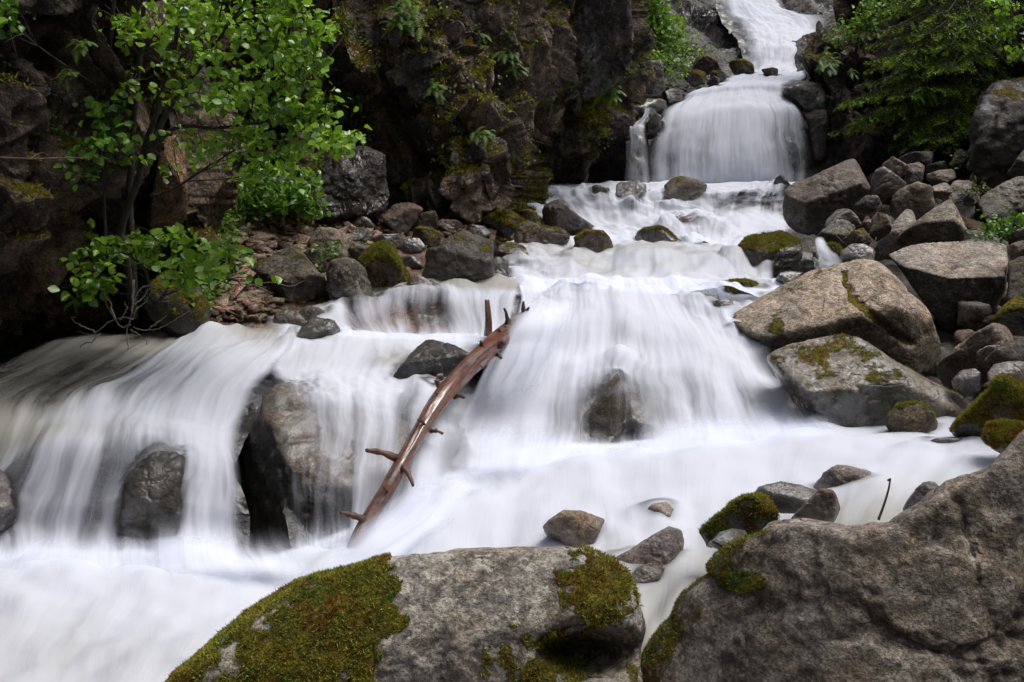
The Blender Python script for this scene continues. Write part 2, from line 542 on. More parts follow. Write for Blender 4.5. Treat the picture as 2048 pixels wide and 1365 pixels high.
def rock(name, label, cat, zk, D, kd, pts, thick=.8, planes=(), nr=7, sub=5, amp=1., seed=None, p=None, ext=1.12,
         moss=None, base=None, wet=None, lich=None, dent=None, mossf=None, tufts=0, tsize=.02, group=None, rough=1., keep=False, side=None, seat=None, grooves=()):
    ox, oy, sc = Z[zk]
    pts = np.array(pts, float) / sc + (ox, oy)
    if seed is None:
        seed = int(abs(pts[0, 0] * 7 + pts[0, 1] * 13)) % 9973
    rng = np.random.RandomState(seed)
    b0, m0, w0, l0, p0 = KIND[kd]
    base = base or b0
    moss = m0 if moss is None else moss
    wet = w0 if wet is None else wet
    lich = l0 if lich is None else lich
    p = p or p0
    if seat is None:
        seat = group in SEATED
    zwl = None
    if seat:
        yb = pts[:, 1].max() - .10 * np.ptp(pts[:, 1])
        xb = pts[pts[:, 1] > pts[:, 1].max() - .3 * np.ptp(pts[:, 1]), 0].mean()
        hit = ground_depth(xb, yb)
        zwl = None if hit is None else P(xb, yb, hit)[2]
        if hit is not None and abs(hit / D - 1) < .09:
            rr = .25 * (np.ptp(pts[:, 0]) + np.ptp(pts[:, 1])) * D / FPX
            D = hit + .62 * thick * rr
        ext = max(ext, 1.55)
    else:
        ext = max(ext, 1.25) if group else ext
    # local frame on the line of sight
    cpx, _ = radial(pts)
    ctr = P(cpx[0], cpx[1], D)
    wv = ctr - CAM
    dist = np.linalg.norm(wv); wv = wv / dist
    u = np.cross(wv, [0, 0, 1]); u /= np.linalg.norm(u)
    v = np.cross(u, wv)
    W = P(pts[:, 0], pts[:, 1], D) - CAM
    W = W / (W @ wv)[:, None] * dist
    ab = np.stack([W @ u, W @ v], 1)
    c2, Rt = radial(ab)
    ctr = CAM + wv * dist + u * c2[0] + v * c2[1]
    ang = np.linspace(-np.pi, np.pi, 720, endpoint=False)
    Rt = Rt * (1 + (ext - 1) * np.clip(-np.sin(ang), 0, 1))
    Rm = Rt.mean()
    T = thick * Rm
    d, F = ico(sub)
    da, db, dw = d @ u, d @ v, d @ wv
    rho = np.hypot(da, db) + 1e-9
    th = np.arctan2(db, da)
    Ro = np.interp(th, np.r_[ang, np.pi], np.r_[Rt, Rt[0]])
    inv = np.maximum((rho * dist - Ro * dw) / (Ro * dist), 0)      # cone of sight through the outline
    tot = inv ** 18
    pl = [((0, -1, 0), T * 1.08), ((0, 1, 0), T * 1.08)]
    for q in planes:
        n = np.array(q[:3], float); n /= np.linalg.norm(n)
        pl.append((n, q[3] * Rm))
    for k in range(nr):
        n = rng.normal(size=3)
        n[1] = -abs(n[1]) if rng.rand() < .7 else n[1]
        n /= np.linalg.norm(n)
        h = rng.uniform(.70, .95) * math.sqrt(Rm * Rm * (n[0] ** 2 + n[2] ** 2) + T * T * n[1] ** 2)
        pl.append((n, h))
    ip = np.zeros(len(d))
    for n, h in pl:
        ip += np.maximum(d @ np.asarray(n, float), 0) ** p / h ** p
    ip = ip ** (1. / p)
    r = (tot ** (14 / 18.) + ip ** 14) ** (-1 / 14.)
    V = ctr + d * r[:, None]
    # weathered relief, sized to the stone
    s = 1. / Rm
    nA = fbm(V * s * 1.3 + seed, 4, seed % 50)
    nB = fbm(V * s * 5.0 + seed, 4, seed % 37)
    nC = fbm(V * s * 2.2 + seed * .3, 4, seed % 31, ridge=True)
    f = (nA * .055 + nB * .024 * rough - np.clip(nC - .35, 0, 1) * .10 * rough) * amp
    V = V + d * (f * Rm)[:, None]
    if dent:
        for (qx, qy, qr, qd) in dent:
            X, Y = toPx(V)
            front = ((V - ctr) @ wv) < .15 * T
            g = np.exp(-(((X - qx) / qr[0]) ** 2 + ((Y - qy) / qr[1]) ** 2) ** 1.5) * front
            V = V + wv * (g * qd)[:, None]
    gm = 0.
    for (gp_, gw, gd, gmoss) in grooves:
        X, Y = toPx(V)
        g_ = crom(np.array(gp_, float), 60)
        g_ += np.cumsum(rng.normal(size=g_.shape), 0) * gw * .25
        dd = np.full(len(V), 1e9)
        for (ax_, ay_) in g_:
            dd = np.minimum(dd, (X - ax_) ** 2 + (Y - ay_) ** 2)
        gg = np.exp(-dd / gw ** 2) * (((V - ctr) @ wv) < .2 * T)
        V = V + wv * (gg * gd)[:, None]
        gm = gm + gg * gmoss
    nrm = vnormals(V, F)
    X, Y = toPx(V)
    ms = gm + moss + .42 * np.clip(nrm[:, 2], -.6, 1) + .55 * fbm(V * s * 1.6 + 11 + seed, 4, 3)
    if mossf is not None:
        ms = mossf(X, Y, ms, V, nrm)
    ms = np.clip(ms, 0, 1)
    wt = np.clip(wet + .5 * sstep(.0, -.8, (V[:, 2] - ctr[2]) / Rm) + .35 * fbm(V * s * 1.2 + 5, 3, 8), 0, 1)
    if zwl is not None:
        wt = np.maximum(wt, sstep(zwl + .035 * D + .02 * D * fbm(V * 4., 3, 3), zwl, V[:, 2]))
    V = V + nrm * (sstep(.45, .7, ms) * (.012 + .03 * Rm * np.clip(nB + .3, 0, 1)) * .6)[:, None]
    one = np.ones(len(V))
    bc = np.outer(one, base)
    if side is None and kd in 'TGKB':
        side = np.array(base) * .62  # steep faces darkened: shade put into the colour, besides pale weathered tops
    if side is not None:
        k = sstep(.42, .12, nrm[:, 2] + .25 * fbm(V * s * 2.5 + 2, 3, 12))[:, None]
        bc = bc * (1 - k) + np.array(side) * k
    WET_STONES.append((ctr, np.linalg.norm(V - ctr, axis=1).max(), V[::max(1, len(V) // 3000)]))
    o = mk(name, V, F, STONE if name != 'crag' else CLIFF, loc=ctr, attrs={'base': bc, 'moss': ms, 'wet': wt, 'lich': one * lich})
    tag(o, label, cat, group)
    if tufts:
        moss_tufts(o, V, F, nrm, ms, tufts, tsize, seed)
    if keep:
        return o, V, F, nrm
    return o

def moss_tufts(parent, V, F, nrm, ms, n, size, seed, name='moss'):
    rng = np.random.RandomState(seed)
    a, b, c = V[F[:, 0]], V[F[:, 1]], V[F[:, 2]]
    area = np.linalg.norm(np.cross(b - a, c - a), axis=1)
    fm = ms[F].mean(1)
    fn = nrm[F].mean(1)
    toward = np.einsum('ij,ij->i', fn, CAM - a) > -.3 * np.linalg.norm(CAM - a, axis=1)
    wgt = area * sstep(.42, .62, fm) * toward
    if wgt.sum() <= 0:
        return
    fi = rng.choice(len(F), n, p=wgt / wgt.sum())
    q = rng.rand(n, 2)
    fl = q.sum(1) > 1
    q[fl] = 1 - q[fl]
    base = a[fi] + (b - a)[fi] * q[:, :1] + (c - a)[fi] * q[:, 1:]
    nn = fn[fi]
    K = 5
    base = np.repeat(base, K, 0); nn = np.repeat(nn, K, 0)
    rl = np.repeat(rng.rand(n), K) * .6 + rng.rand(n * K) * .4
    dirs = nn + rng.normal(size=(n * K, 3)) * .75
    dirs /= np.linalg.norm(dirs, axis=1)[:, None]
    side = np.cross(dirs, rng.normal(size=(n * K, 3)))
    side /= np.linalg.norm(side, axis=1)[:, None] + 1e-9
    L = size * rng.uniform(.5, 1.3, n * K)[:, None]
    base = base + rng.normal(size=base.shape) * size * .3
    v0 = base - side * L * .16 - nn * size * .15
    v1 = base + side * L * .16 - nn * size * .15
    v2 = base + dirs * L
    VV = np.stack([v0, v1, v2], 1).reshape(-1, 3)
    FF = np.arange(len(VV)).reshape(-1, 3)
    mk(name, VV, FF, MOSS, loc=np.array(parent.location), smooth=False, parent=parent, attrs={'rnd': np.repeat(rl, 3)})

# ------------------------------------------------------------- lofted sheets of water, with the bed under them
def loft(st, nu, nv):
    S = np.array([[(c + (1., 1.))[:5] if len(c) < 5 else c for c in row] for row in st], float)
    W = np.concatenate([P(S[..., 0], S[..., 1], S[..., 2]), S[..., 3:5]], -1)   # (stations, cols, 5)
    G = crom(W, nv)
    G = crom(G.transpose(1, 0, 2), nu).transpose(1, 0, 2)
    return G                                                                    # nv x nu x 5

def gnormal(X):
    du = np.gradient(X, axis=1); dv = np.gradient(X, axis=0)
    n = np.cross(dv, du)
    n /= np.linalg.norm(n, axis=2)[..., None] + 1e-12
    return n

def water(name, st, nu=160, nv=200, humps=(), steepk=0., amp=.02, edge=(.10, .10, .0, .0), bed=.10, bedamp=.10, seed=0, foam=0., lump=.03, bedbase=(.045, .038, .030), freq=5.):
    G = loft(st, nu, nv)
    X = G[..., :3]
    ul = np.r_[0, np.cumsum(np.linalg.norm(np.diff(X, axis=1), axis=2).mean(0))]
    vl = np.r_[0, np.cumsum(np.linalg.norm(np.diff(X, axis=0), axis=2).mean(1))]
    U, Vv = np.meshgrid(ul, vl)
    n = gnormal(X)
    q = np.stack([U * freq, Vv * .55, np.full_like(U, seed * 3.1)], -1).reshape(-1, 3)
    f = fbm(q, 3, seed)
    g = fbm(np.stack([U * 1.5, Vv * 1.1, np.full_like(U, seed * 1.7 + 9)], -1).reshape(-1, 3), 3, seed + 5)
    off = (f * amp + g * lump).reshape(U.shape)
    for (qx, qy, rw, rl, hh) in humps:
        k = np.unravel_index(np.argmin((toPx(X)[0] - qx) ** 2 + (toPx(X)[1] - qy) ** 2), U.shape)
        off = off + hh * np.exp(-((U - U[k]) / rw) ** 2 - (np.where(Vv > Vv[k], (Vv - Vv[k]) / rl, (Vv - Vv[k]) / (rl * .6))) ** 2)
    Xw = X + n * off[..., None]
    if steepk:
        dX = np.gradient(Xw, axis=0)
        sl = -dX[..., 2] / (np.linalg.norm(dX, axis=2) + 1e-9)
        G[..., 3] -= steepk * np.clip(sl - .42, 0, .6)
        G[..., 4] += .5 * np.clip(sl - .3, -.3, .5)
    uu = np.linspace(0, 1, nu)[None, :] + 0 * U
    vv = np.linspace(0, 1, nv)[:, None] + 0 * U
    wob = .35 * fbm(np.stack([U * 2.0, Vv * 1.2, U * 0 + 4 + seed], -1).reshape(-1, 3), 3, seed + 2).reshape(U.shape)
    def e(t, wd):
        return 1. if wd <= 0 else sstep(0, 1, t / wd * (1 + 1.2 * wob) + wob * .6 * (t < wd * 2) * (t > 0))
    ed = e(uu, edge[0]) * e(1 - uu, edge[1]) * e(vv, edge[2]) * e(1 - vv, edge[3])
    F = grid_faces(nv, nu)
    o = mk(name, Xw.reshape(-1, 3), F, WATER, attrs={'cov': G[..., 3].ravel(), 'foam': np.clip(G[..., 4] + foam, -.5, 1.5).ravel(), 'edge': (ed * np.ones_like(U)).ravel()},
           uv=np.stack([U + seed * 13.7, Vv + seed * 5.3], -1).reshape(-1, 2))
    kind(o, 'structure')
    WATER_OBJS.append((o, Xw.reshape(-1, 3), (ed * np.ones_like(U)).ravel(), U.shape))
    if bed:
        k = slice(None, None, 2)
        B = X[k, k]; nb = n[k, k]
        fl = B.reshape(-1, 3)
        r = fbm(fl * 2.2, 4, 40 + seed, ridge=True)
        _, _, cid, _ = worley(fl * 2.6 + seed, 3 + seed)
        dd = bed + bedamp * (.9 * (1 - cid) + .5 * (1 - r))
        Bv = fl - nb.reshape(-1, 3) * dd[:, None]
        Bf = grid_faces(B.shape[0], B.shape[1])
        one = np.ones(len(Bv))
        kind(mk('streambed', Bv, Bf, STONE, attrs={'base': np.outer(one, bedbase) * (.7 + .7 * cid)[:, None], 'moss': one * 0, 'wet': one, 'lich': one * 0}), 'structure')
    return o

# ------------------------------------------------------------- foliage
LEAFV = np.array([(0, 0, 0), (.30, .22, .06), (.42, .50, .09), (.26, .80, .05), (0, 1.02, -.06), (-.26, .80, .05), (-.42, .50, .09), (-.30, .22, .06), (0, .5, 0)], float)
LEAFT = np.array([(8, 0, 1), (8, 1, 2), (8, 2, 3), (8, 3, 4), (8, 4, 5), (8, 5, 6), (8, 6, 7), (8, 7, 0)])

def leaves(pos, size, rng, up=.55, face=(0, -.35, .6), light=None, spread=1.0, narrow=1.):
    n = len(pos)
    nrm = rng.normal(size=(n, 3)) * spread * .8 + np.array(face)
    nrm /= np.linalg.norm(nrm, axis=1)[:, None]
    ax = rng.normal(size=(n, 3)) + np.array([.15, -.25, -.75])
    ax -= nrm * (ax * nrm).sum(1)[:, None]
    ax /= np.linalg.norm(ax, axis=1)[:, None] + 1e-9
    sd = np.cross(ax, nrm)
    sz = size * rng.uniform(.55, 1.25, n)
    V = pos[:, None] + sz[:, None, None] * (LEAFV[None, :, :1] * narrow * sd[:, None] + LEAFV[None, :, 1:2] * ax[:, None] + LEAFV[None, :, 2:3] * (nrm * rng.uniform(.3, 2.2, n)[:, None])[:, None])
    F = (LEAFT[None] + (np.arange(n) * 9)[:, None, None]).reshape(-1, 3)
    rnd = np.clip(rng.normal(.45, .28, n), 0, 1)
    return V.reshape(-1, 3), F, np.repeat(rnd, 9)

def blob_points(blobs, rng):
    """Leaf places on twiggy sprays filling (px,py,D,rx,ry,rd,n) clouds."""
    out = []
    for (px, py, D, rx, ry, rd, n) in blobs:
        c = P(px, py, D)
        k = D / FPX
        m = max(3, n // 9)
        q = rng.normal(size=(m, 3)); q /= np.linalg.norm(q, axis=1)[:, None]
        q *= rng.uniform(.15, 1., (m, 1)) ** .5
        cen = c + q * np.array([rx * k, rd, ry * k])
        t = rng.normal(size=(m, 3)) * np.array([1, .7, .35]); t /= np.linalg.norm(t, axis=1)[:, None]
        w = rng.uniform(-1, 1, (n, 1))
        i = rng.randint(0, m, n)
        out.append(cen[i] + t[i] * w * .16 * (D / 7.) + rng.normal(size=(n, 3)) * .022 * (D / 7.))
    return np.concatenate(out)

def pl(pts, D, n=24):
    """Smooth polyline of (px,py[,D]) points."""
    q = np.array([P(a[0], a[1], a[2] if len(a) > 2 else D) for a in pts])
    return crom(q, n)
# ============================================================= THE SETTING
# ground of the gully: one sheet from behind the camera up to the foot of the falls
YC = np.array([-60, 2.0, 3.7, 5.1, 6.6, 7.4, 8.6, 10.2, 13, 15, 17, 17.6, 18.4, 20.5, 30, 60])
ZC = np.array([-1.0, 0, 0, 0, .33, .85, 1.22, 1.48, 1.75, 2.13, 2.38, 2.6, 4.1, 4.7, 9., 22.])
def zc(y):
    return np.interp(y, YC, ZC)
gx = np.concatenate([np.linspace(-40, -9, 16), np.linspace(-8.8, 8.8, 220), np.linspace(9, 40, 16)])
gy = np.concatenate([np.linspace(-40, 2, 22), np.linspace(2.1, 19, 260), np.linspace(19.5, 50, 24)])
GX, GY = np.meshgrid(gx, gy)
gp = np.stack([GX, GY, GX * 0], -1).reshape(-1, 3)
gz = zc(GY).ravel() - .55 + .20 * fbm(gp * 1.3, 5, 2) + .10 * fbm(gp * 5., 3, 9)
bank_r = sstep(.30, .75, (gp[:, 0] - .05 * gp[:, 1]) / np.maximum(gp[:, 1], 2.5)) * .45
bank_l = sstep(.45, 1.3, -gp[:, 0] / np.maximum(gp[:, 1], 2.5)) * .2
gz = gz + -.45 * bank_r + bank_l + np.clip(-9 - gp[:, 1], 0, 40) * .8 + np.clip(np.abs(gp[:, 0]) - 9, 0, 60) * 1.1  # unseen rising slopes behind and beside the camera, added to block low sky light
gp[:, 2] = gz
one = np.ones(len(gp))
kind(mk('ground', gp, grid_faces(len(gy), len(gx)), STONE,
        attrs={'base': np.outer(one, (.032, .026, .020)), 'moss': np.clip(.15 + .4 * fbm(gp * .9, 3, 4), 0, 1), 'wet': one * .6, 'lich': one * .1}), 'structure')

def crag(name, st, nu, nv, a1=.35, a2=.10, s1=1.0, s2=3.2, base=(.07, .055, .045), warm=(.17, .105, .065), moss=-.1, wet=.3, lich=.15, seed=0, steep=.55, kd='structure', fl=.05, dark=None):
    G = loft(st, nu, nv)
    X = G[..., :3]
    n = gnormal(X).reshape(-1, 3)
    V = X.reshape(-1, 3).copy()
    wob = np.stack([fbm(V * 1.1 + 7, 2, seed), fbm(V * 1.1 + 17, 2, seed + 1), fbm(V * 1.1 + 27, 2, seed + 2)], 1) * .28
    q = (V + wob)
    def facets(sc, s):
        f1, f2, cid, nv_ = worley(q * np.array([1, 1, steep]) * sc + seed, s)
        rv = np.stack([np.sin(cid * 71.3), np.cos(cid * 53.9), np.sin(cid * 37.7 + 1) * .8], 1)
        return .7 * (cid - .5) + 1.5 * (nv_ * rv).sum(1), cid, f2 - f1
    d1, c1, e1 = facets(s1, 11 + seed)
    d2, c2, e2 = facets(s2, 23 + seed)
    d3, c3, e3 = facets(s2 * 2.6, 43 + seed)
    cr = fbm(q * np.array([1.6, 1.6, .6]), 4, 31 + seed, ridge=True)
    disp = a1 * d1 + a2 * d2 + a2 * .38 * d3 - .18 * np.clip(cr - .45, 0, 1) - .05 * sstep(.10, 0, e1) - .03 * sstep(.08, 0, e2) + fl * fbm(q * 4, 4, 3 + seed)
    q_ = disp.reshape(nv, nu)
    for _ in range(1):
        z = np.pad(q_, 1, mode='edge')
        q_ = (z[:-2, 1:-1] + z[2:, 1:-1] + z[1:-1, :-2] + z[1:-1, 2:] + 2 * z[1:-1, 1:-1]) / 6.
    disp = q_.ravel()
    V = V - n * disp[:, None] * np.sign((n * (CAM - V)).sum(1))[:, None] * -1
    F = grid_faces(nv, nu)
    T = np.concatenate([F[:, [0, 1, 2]], F[:, [0, 2, 3]]])
    nn = vnormals(V, T)
    nn *= np.sign((nn * (CAM - V)).sum(1))[:, None]
    tone = .45 * c1 + .3 * c2 + .5 * fbm(V * .7, 3, 6 + seed)
    mixw = sstep(.25, .75, tone)[:, None]
    bc = np.array(base) * (1 - mixw) + np.array(warm) * mixw
    bc *= (.55 + .6 * c2 + .35 * c3)[:, None]
    ms = moss + .75 * np.clip(nn[:, 2], -.3, 1) + .6 * fbm(V * 1.1 + 3, 4, 14 + seed) + (G[..., 3].ravel() - 1)
    wt = np.clip(wet + .6 * fbm(V * .8 + 31, 3, 15), 0, 1)
    o = mk(name, V, F, CLIFF, attrs={'base': bc, 'moss': np.clip(ms, 0, 1), 'wet': wt, 'lich': np.ones(len(V)) * lich}, smooth=False)
    kind(o, kd)
    return o, V, T, nn, np.clip(ms, 0, 1)

# left rock wall, undercut at its foot
cx = [-900, -350, -60, 90, 200, 290, 348, 378, 392, 470, 590, 680]
rows = {-600: [5.2, 5.6, 6.2, 6.8, 7.3, 7.7, 8, 8.5, 12.1, 12.8, 13, 13.1],
        -150: [5.2, 5.6, 6.2, 6.8, 7.3, 7.7, 8, 8.5, 12.1, 12.8, 13, 13.1],
        60: [5.2, 5.6, 6.3, 7, 7.3, 7.5, 7.9, 8.6, 12.1, 12.8, 13, 13.1],
        200: [5.2, 5.6, 6.2, 6.9, 7.6, 7.9, 8, 8.7, 12.1, 12.8, 13, 13.1],
        330: [5.2, 5.7, 6.3, 6.8, 7.8, 8.3, 8.1, 8.7, 12.1, 12.8, 13, 13.1],
        430: [5.3, 5.8, 6.5, 7, 8.4, 8.8, 8.1, 8.6, 12.1, 12.8, 13, 13.1],
        510: [5.4, 5.9, 6.6, 7.2, 8.5, 8.8, 8.4, 8.6, 12.1, 12.8, 13, 13.1],
        570: [5.8, 6.3, 7.2, 7.8, 8.8, 9, 8.8, 8.8, 12.1, 12.8, 13, 13.1],
        640: [6.1, 6.8, 7.9, 8.5, 9.1, 9.2, 9, 8.9, 12.1, 12.8, 13, 13.1],
        740: [6.1, 6.8, 7.9, 8.5, 9.1, 9.2, 9, 8.9, 12.1, 12.8, 13, 13.1]}
o_, cV, cT, cN, cM = crag('cliff', [[(x, r, D) for x, D in zip(cx, Ds)] for r, Ds in rows.items()], 420, 380, seed=1, moss=.06, wet=.10, steep=.48, a2=.15,
     base=(.105, .085, .069), warm=(.27, .20, .145))
moss_tufts(o_, cV, cT, cN, cM * .92, 14000, .04, 61)
CLIFFS = [(cV, cT, cN, cM)]
# middle buttress, ridge and the dark recess behind it
cl = {-420: [(560, 12), (640, 12.2), (720, 12.4), (800, 12.2), (880, 12.5), (950, 13.2), (1000, 13.6), (1050, 13.8), (1100, 14.2), (1150, 14.4), (1200, 14.4), (1240, 14.4), (1268, 14.8), (1275, 17.5)],
      0: [(560, 12), (640, 12.2), (720, 12.3), (800, 11.8), (880, 12.4), (950, 13.0), (1000, 13.4), (1050, 13.7), (1100, 14.2), (1150, 14.3), (1200, 14.4), (1240, 14.6), (1262, 15), (1270, 17.5)],
      100: [(560, 11.8), (640, 12.1), (720, 12.3), (800, 12.1), (850, 11.7), (940, 12.9), (1000, 13.3), (1050, 13.6), (1100, 14.4), (1150, 14.8), (1200, 15), (1240, 15.2), (1262, 15.6), (1270, 17.8)],
      200: [(560, 11.6), (640, 11.9), (720, 12.2), (800, 12.4), (880, 11.7), (950, 12.3), (1000, 13.1), (1040, 13.8), (1070, 15.4), (1120, 15.8), (1180, 16), (1225, 16.6), (1255, 17.6), (1285, 19)],
      300: [(560, 11.3), (640, 11.6), (720, 12), (800, 12.4), (880, 12.1), (950, 11.7), (1000, 12.6), (1030, 13.6), (1045, 16.4), (1100, 16.7), (1160, 16.9), (1195, 17.2), (1235, 17.8), (1275, 19)],
      370: [(560, 11.1), (640, 11.5), (720, 11.9), (800, 12.3), (880, 12.2), (960, 11.9), (1005, 12.1), (1022, 13.2), (1040, 16.6), (1090, 16.9), (1150, 17.1), (1195, 17.4), (1235, 17.9), (1275, 19)],
      440: [(560, 11.0), (640, 11.4), (720, 11.9), (800, 12.4), (880, 12.5), (960, 12.5), (1000, 12.6), (1015, 13.6), (1040, 16.8), (1090, 17.1), (1150, 17.3), (1195, 17.6), (1235, 18), (1275, 19)],
      520: [(560, 11.0), (640, 11.4), (720, 11.9), (800, 12.4), (880, 12.5), (960, 12.5), (1000, 12.6), (1015, 13.6), (1040, 16.8), (1090, 17.1), (1150, 17.3), (1195, 17.6), (1235, 18), (1275, 19)]}
o_, cV, cT, cN, cM = crag('cliff', [[(x, r, D) for x, D in v] for r, v in cl.items()], 460, 400, a1=.42, a2=.17, seed=4, steep=.5, moss=.17, wet=.30, lich=.2,
     base=(.085, .072, .062), warm=(.245, .185, .138))
moss_tufts(o_, cV, cT, cN, cM * .95, 24000, .06, 62)
CLIFFS.append((cV, cT, cN, cM))
# smooth slabs above the second fall, and the far slope
crag('hillside', [[(1180, -700, 40), (1350, -700, 40), (1500, -700, 42), (1700, -700, 40), (2100, -700, 36), (2700, -700, 30)],
                  [(1180, -250, 33), (1350, -250, 33), (1500, -250, 34), (1700, -250, 33), (2100, -250, 29), (2700, -250, 25)],
                  [(1180, -40, 27), (1330, -40, 27.6), (1460, -30, 30), (1560, 5, 29.5), (1700, -10, 26), (2600, -40, 22)],
                  [(1200, 40, 24.5), (1330, 30, 25), (1450, 40, 27), (1560, 60, 27.4), (1700, 50, 24), (2500, 40, 20)],
                  [(1210, 100, 22), (1330, 90, 22.6), (1430, 95, 24), (1540, 105, 25), (1700, 110, 21), (2400, 120, 18)],
                  [(1220, 150, 20), (1330, 150, 20.4), (1430, 150, 21.6), (1540, 150, 22.6), (1700, 170, 19.5), (2300, 200, 17)],
                  [(1220, 200, 18.6), (1330, 190, 18.8), (1430, 180, 20), (1540, 180, 20.6), (1700, 230, 19), (2300, 300, 17)]],
     260, 240, a1=.22, a2=.05, s1=.35, s2=1.1, seed=7, moss=-.35, wet=.6, base=(.105, .098, .096), warm=(.17, .15, .14), steep=1.3, fl=.03)
# dark rock wall right of the falls, behind the spruces
crag('cliff', [[(1640, -400, 21), (1760, -400, 20), (1900, -400, 18.8), (2100, -400, 17.5), (2400, -400, 15), (2900, -400, 12)],
               [(1690, 0, 20.3), (1760, 0, 19.4), (1900, 0, 18.3), (2100, 0, 17), (2400, 0, 14.5), (2900, 0, 11.5)],
               [(1634, 98, 19.3), (1700, 95, 18.6), (1850, 100, 17.9), (2100, 100, 16.8), (2400, 100, 14.3), (2900, 100, 11)],
               [(1614, 165, 18.9), (1690, 170, 18.3), (1850, 170, 17.6), (2100, 170, 16.5), (2400, 170, 14), (2900, 170, 11)],
               [(1612, 230, 18.5), (1690, 230, 18.2), (1850, 240, 17.4), (2100, 240, 16.2), (2400, 250, 13.6), (2900, 260, 10.5)],
               [(1622, 300, 18.5), (1690, 300, 18.2), (1850, 300, 17), (2100, 300, 15.8), (2400, 320, 13), (2900, 340, 10)],
               [(1600, 390, 18.3), (1690, 390, 18), (1850, 390, 16.8), (2100, 390, 15.6), (2400, 420, 12.6), (2900, 450, 9.5)]],
     240, 200, a1=.4, a2=.12, seed=12, moss=-.1, wet=.4, base=(.040, .033, .030), warm=(.15, .10, .08))
# broken brown shale under the left cliff
screeG = loft([[(300, 395, 11.8), (420, 395, 11.9), (560, 395, 11.9), (700, 405, 12), (860, 420, 12.1), (1000, 440, 12.4)],
               [(330, 430, 10.4), (430, 425, 11), (560, 425, 11.2), (700, 428, 11.4), (860, 450, 11.5), (990, 470, 11.6)],
               [(350, 500, 9.0), (430, 490, 9.5), (530, 490, 10), (650, 500, 10.2), (800, 520, 10.1), (980, 530, 10.1)],
               [(370, 590, 8.0), (430, 585, 8.4), (500, 580, 8.7), (610, 580, 8.9), (760, 585, 9.1), (960, 580, 9.4)],
               [(390, 655, 7.55), (440, 652, 7.8), (500, 648, 8.0), (560, 645, 8.25), (700, 640, 8.5), (900, 640, 8.7)],
               [(390, 700, 7.4), (440, 700, 7.5), (500, 700, 7.6), (560, 690, 7.9), (700, 690, 8.1), (900, 690, 8.3)]], 200, 180)
sV = screeG[..., :3].reshape(-1, 3)
sN = gnormal(screeG[..., :3]).reshape(-1, 3)
sN *= np.sign(sN[:, 2])[:, None]
_, _, sc_, sv_ = worley(sV * 6., 77)
sV = sV + sN * (.05 * (sc_ - .5) + .06 * fbm(sV * 1.5, 3, 5))[:, None] - np.array([0, 0, .04])
one = np.ones(len(sV))
kind(mk('scree_slope', sV, grid_faces(180, 200), STONE, attrs={'base': np.outer(one, (.165, .100, .068)) * (.5 + .8 * sc_)[:, None], 'moss': np.clip(.1 + .45 * fbm(sV * .9, 3, 6), 0, .5), 'wet': one * .1, 'lich': one * .2}), 'structure')

# ============================================================= WATER
def col(xs, ys, ds, cs=None, fs=None):
    n = len(xs)
    b = lambda q, d: list(q) if isinstance(q, (list, tuple)) else [d if q is None else q] * n
    return [(x, y, d, c, f) for x, y, d, c, f in zip(xs, b(ys, 0), b(ds, 0), b(cs, 1.), b(fs, 1.))]

# far fall
water('waterfall', [
    col([1425, 1450, 1475, 1500, 1530], -60, 28, .9),
    col([1436, 1472, 1505, 1545, 1585], [0, 2, 5, 12, 22], 26.3, .9),
    col([1450, 1500, 1545, 1595, 1650], [36, 36, 36, 36, 32], 25.2, [.75, .9, .95, .9, .8]),
    col([1472, 1520, 1565, 1610, 1660], [58, 60, 62, 62, 62], 24.3, [.8, 1, 1, 1, .85]),
    col([1486, 1530, 1570, 1612, 1656], [94, 90, 88, 88, 88], 23, [.7, .85, .9, .9, .75]),
    col([1490, 1532, 1570, 1604, 1644], [118, 118, 118, 118, 116], 22.3, [.7, .85, .85, .8, .7]),
    col([1490, 1525, 1556, 1585, 1616], [146, 146, 146, 146, 146], 21.6, .95)], 120, 180, amp=.05, edge=(.24, .20, 0, 0), seed=1, bedbase=(.075, .068, .064), bed=.15, lump=.12)
# main fall: shelf, two lips and the long drop
water('waterfall', [
    col([1480, 1500, 1525, 1550, 1575, 1595, 1612], 143, 21.2, 1.),
    col([1436, 1470, 1500, 1530, 1560, 1585, 1610], [164, 160, 158, 157, 156, 156, 156], 19.8, 1.),
    col([1372, 1410, 1450, 1490, 1530, 1555, 1574], [187, 179, 172, 167, 165, 166, 172], 18.8, [.8, 1, 1, 1, 1, 1, .9]),
    col([1350, 1400, 1445, 1490, 1530, 1556, 1578], [203, 195, 187, 182, 183, 187, 193], 18.55, [.55, .85, .9, .9, .9, .85, .7]),
    col([1325, 1380, 1435, 1490, 1535, 1570, 1598], [222, 214, 207, 202, 204, 208, 216], 18.15, [.75, .95, 1, 1, .98, .95, .85], [.9, 1, 1.2, 1.2, 1.2, 1, 1]),
    col([1316, 1370, 1430, 1490, 1540, 1580, 1612], [250, 238, 226, 218, 221, 230, 246], 17.85, [.72, .85, .95, .95, .9, .7, .45]),
    col([1300, 1362, 1426, 1490, 1545, 1588, 1622], 285, [17.7, 17.6, 17.5, 17.45, 17.55, 17.6, 17.7], [.66, .72, .92, 1.0, .76, .58, .30], 1.2),
    col([1290, 1358, 1424, 1490, 1548, 1590, 1622], 335, [17.6, 17.45, 17.35, 17.3, 17.4, 17.5, 17.6], [.62, .68, .90, 1.0, .74, .56, .30], 1.2),
    col([1278, 1352, 1422, 1490, 1548, 1590, 1622], 384, 17.35, [.85, .95, 1, 1, .95, .8, .55])], 240, 240, amp=.035, edge=(.09, .10, 0, 0), seed=2, bed=.16, lump=.05, freq=4)
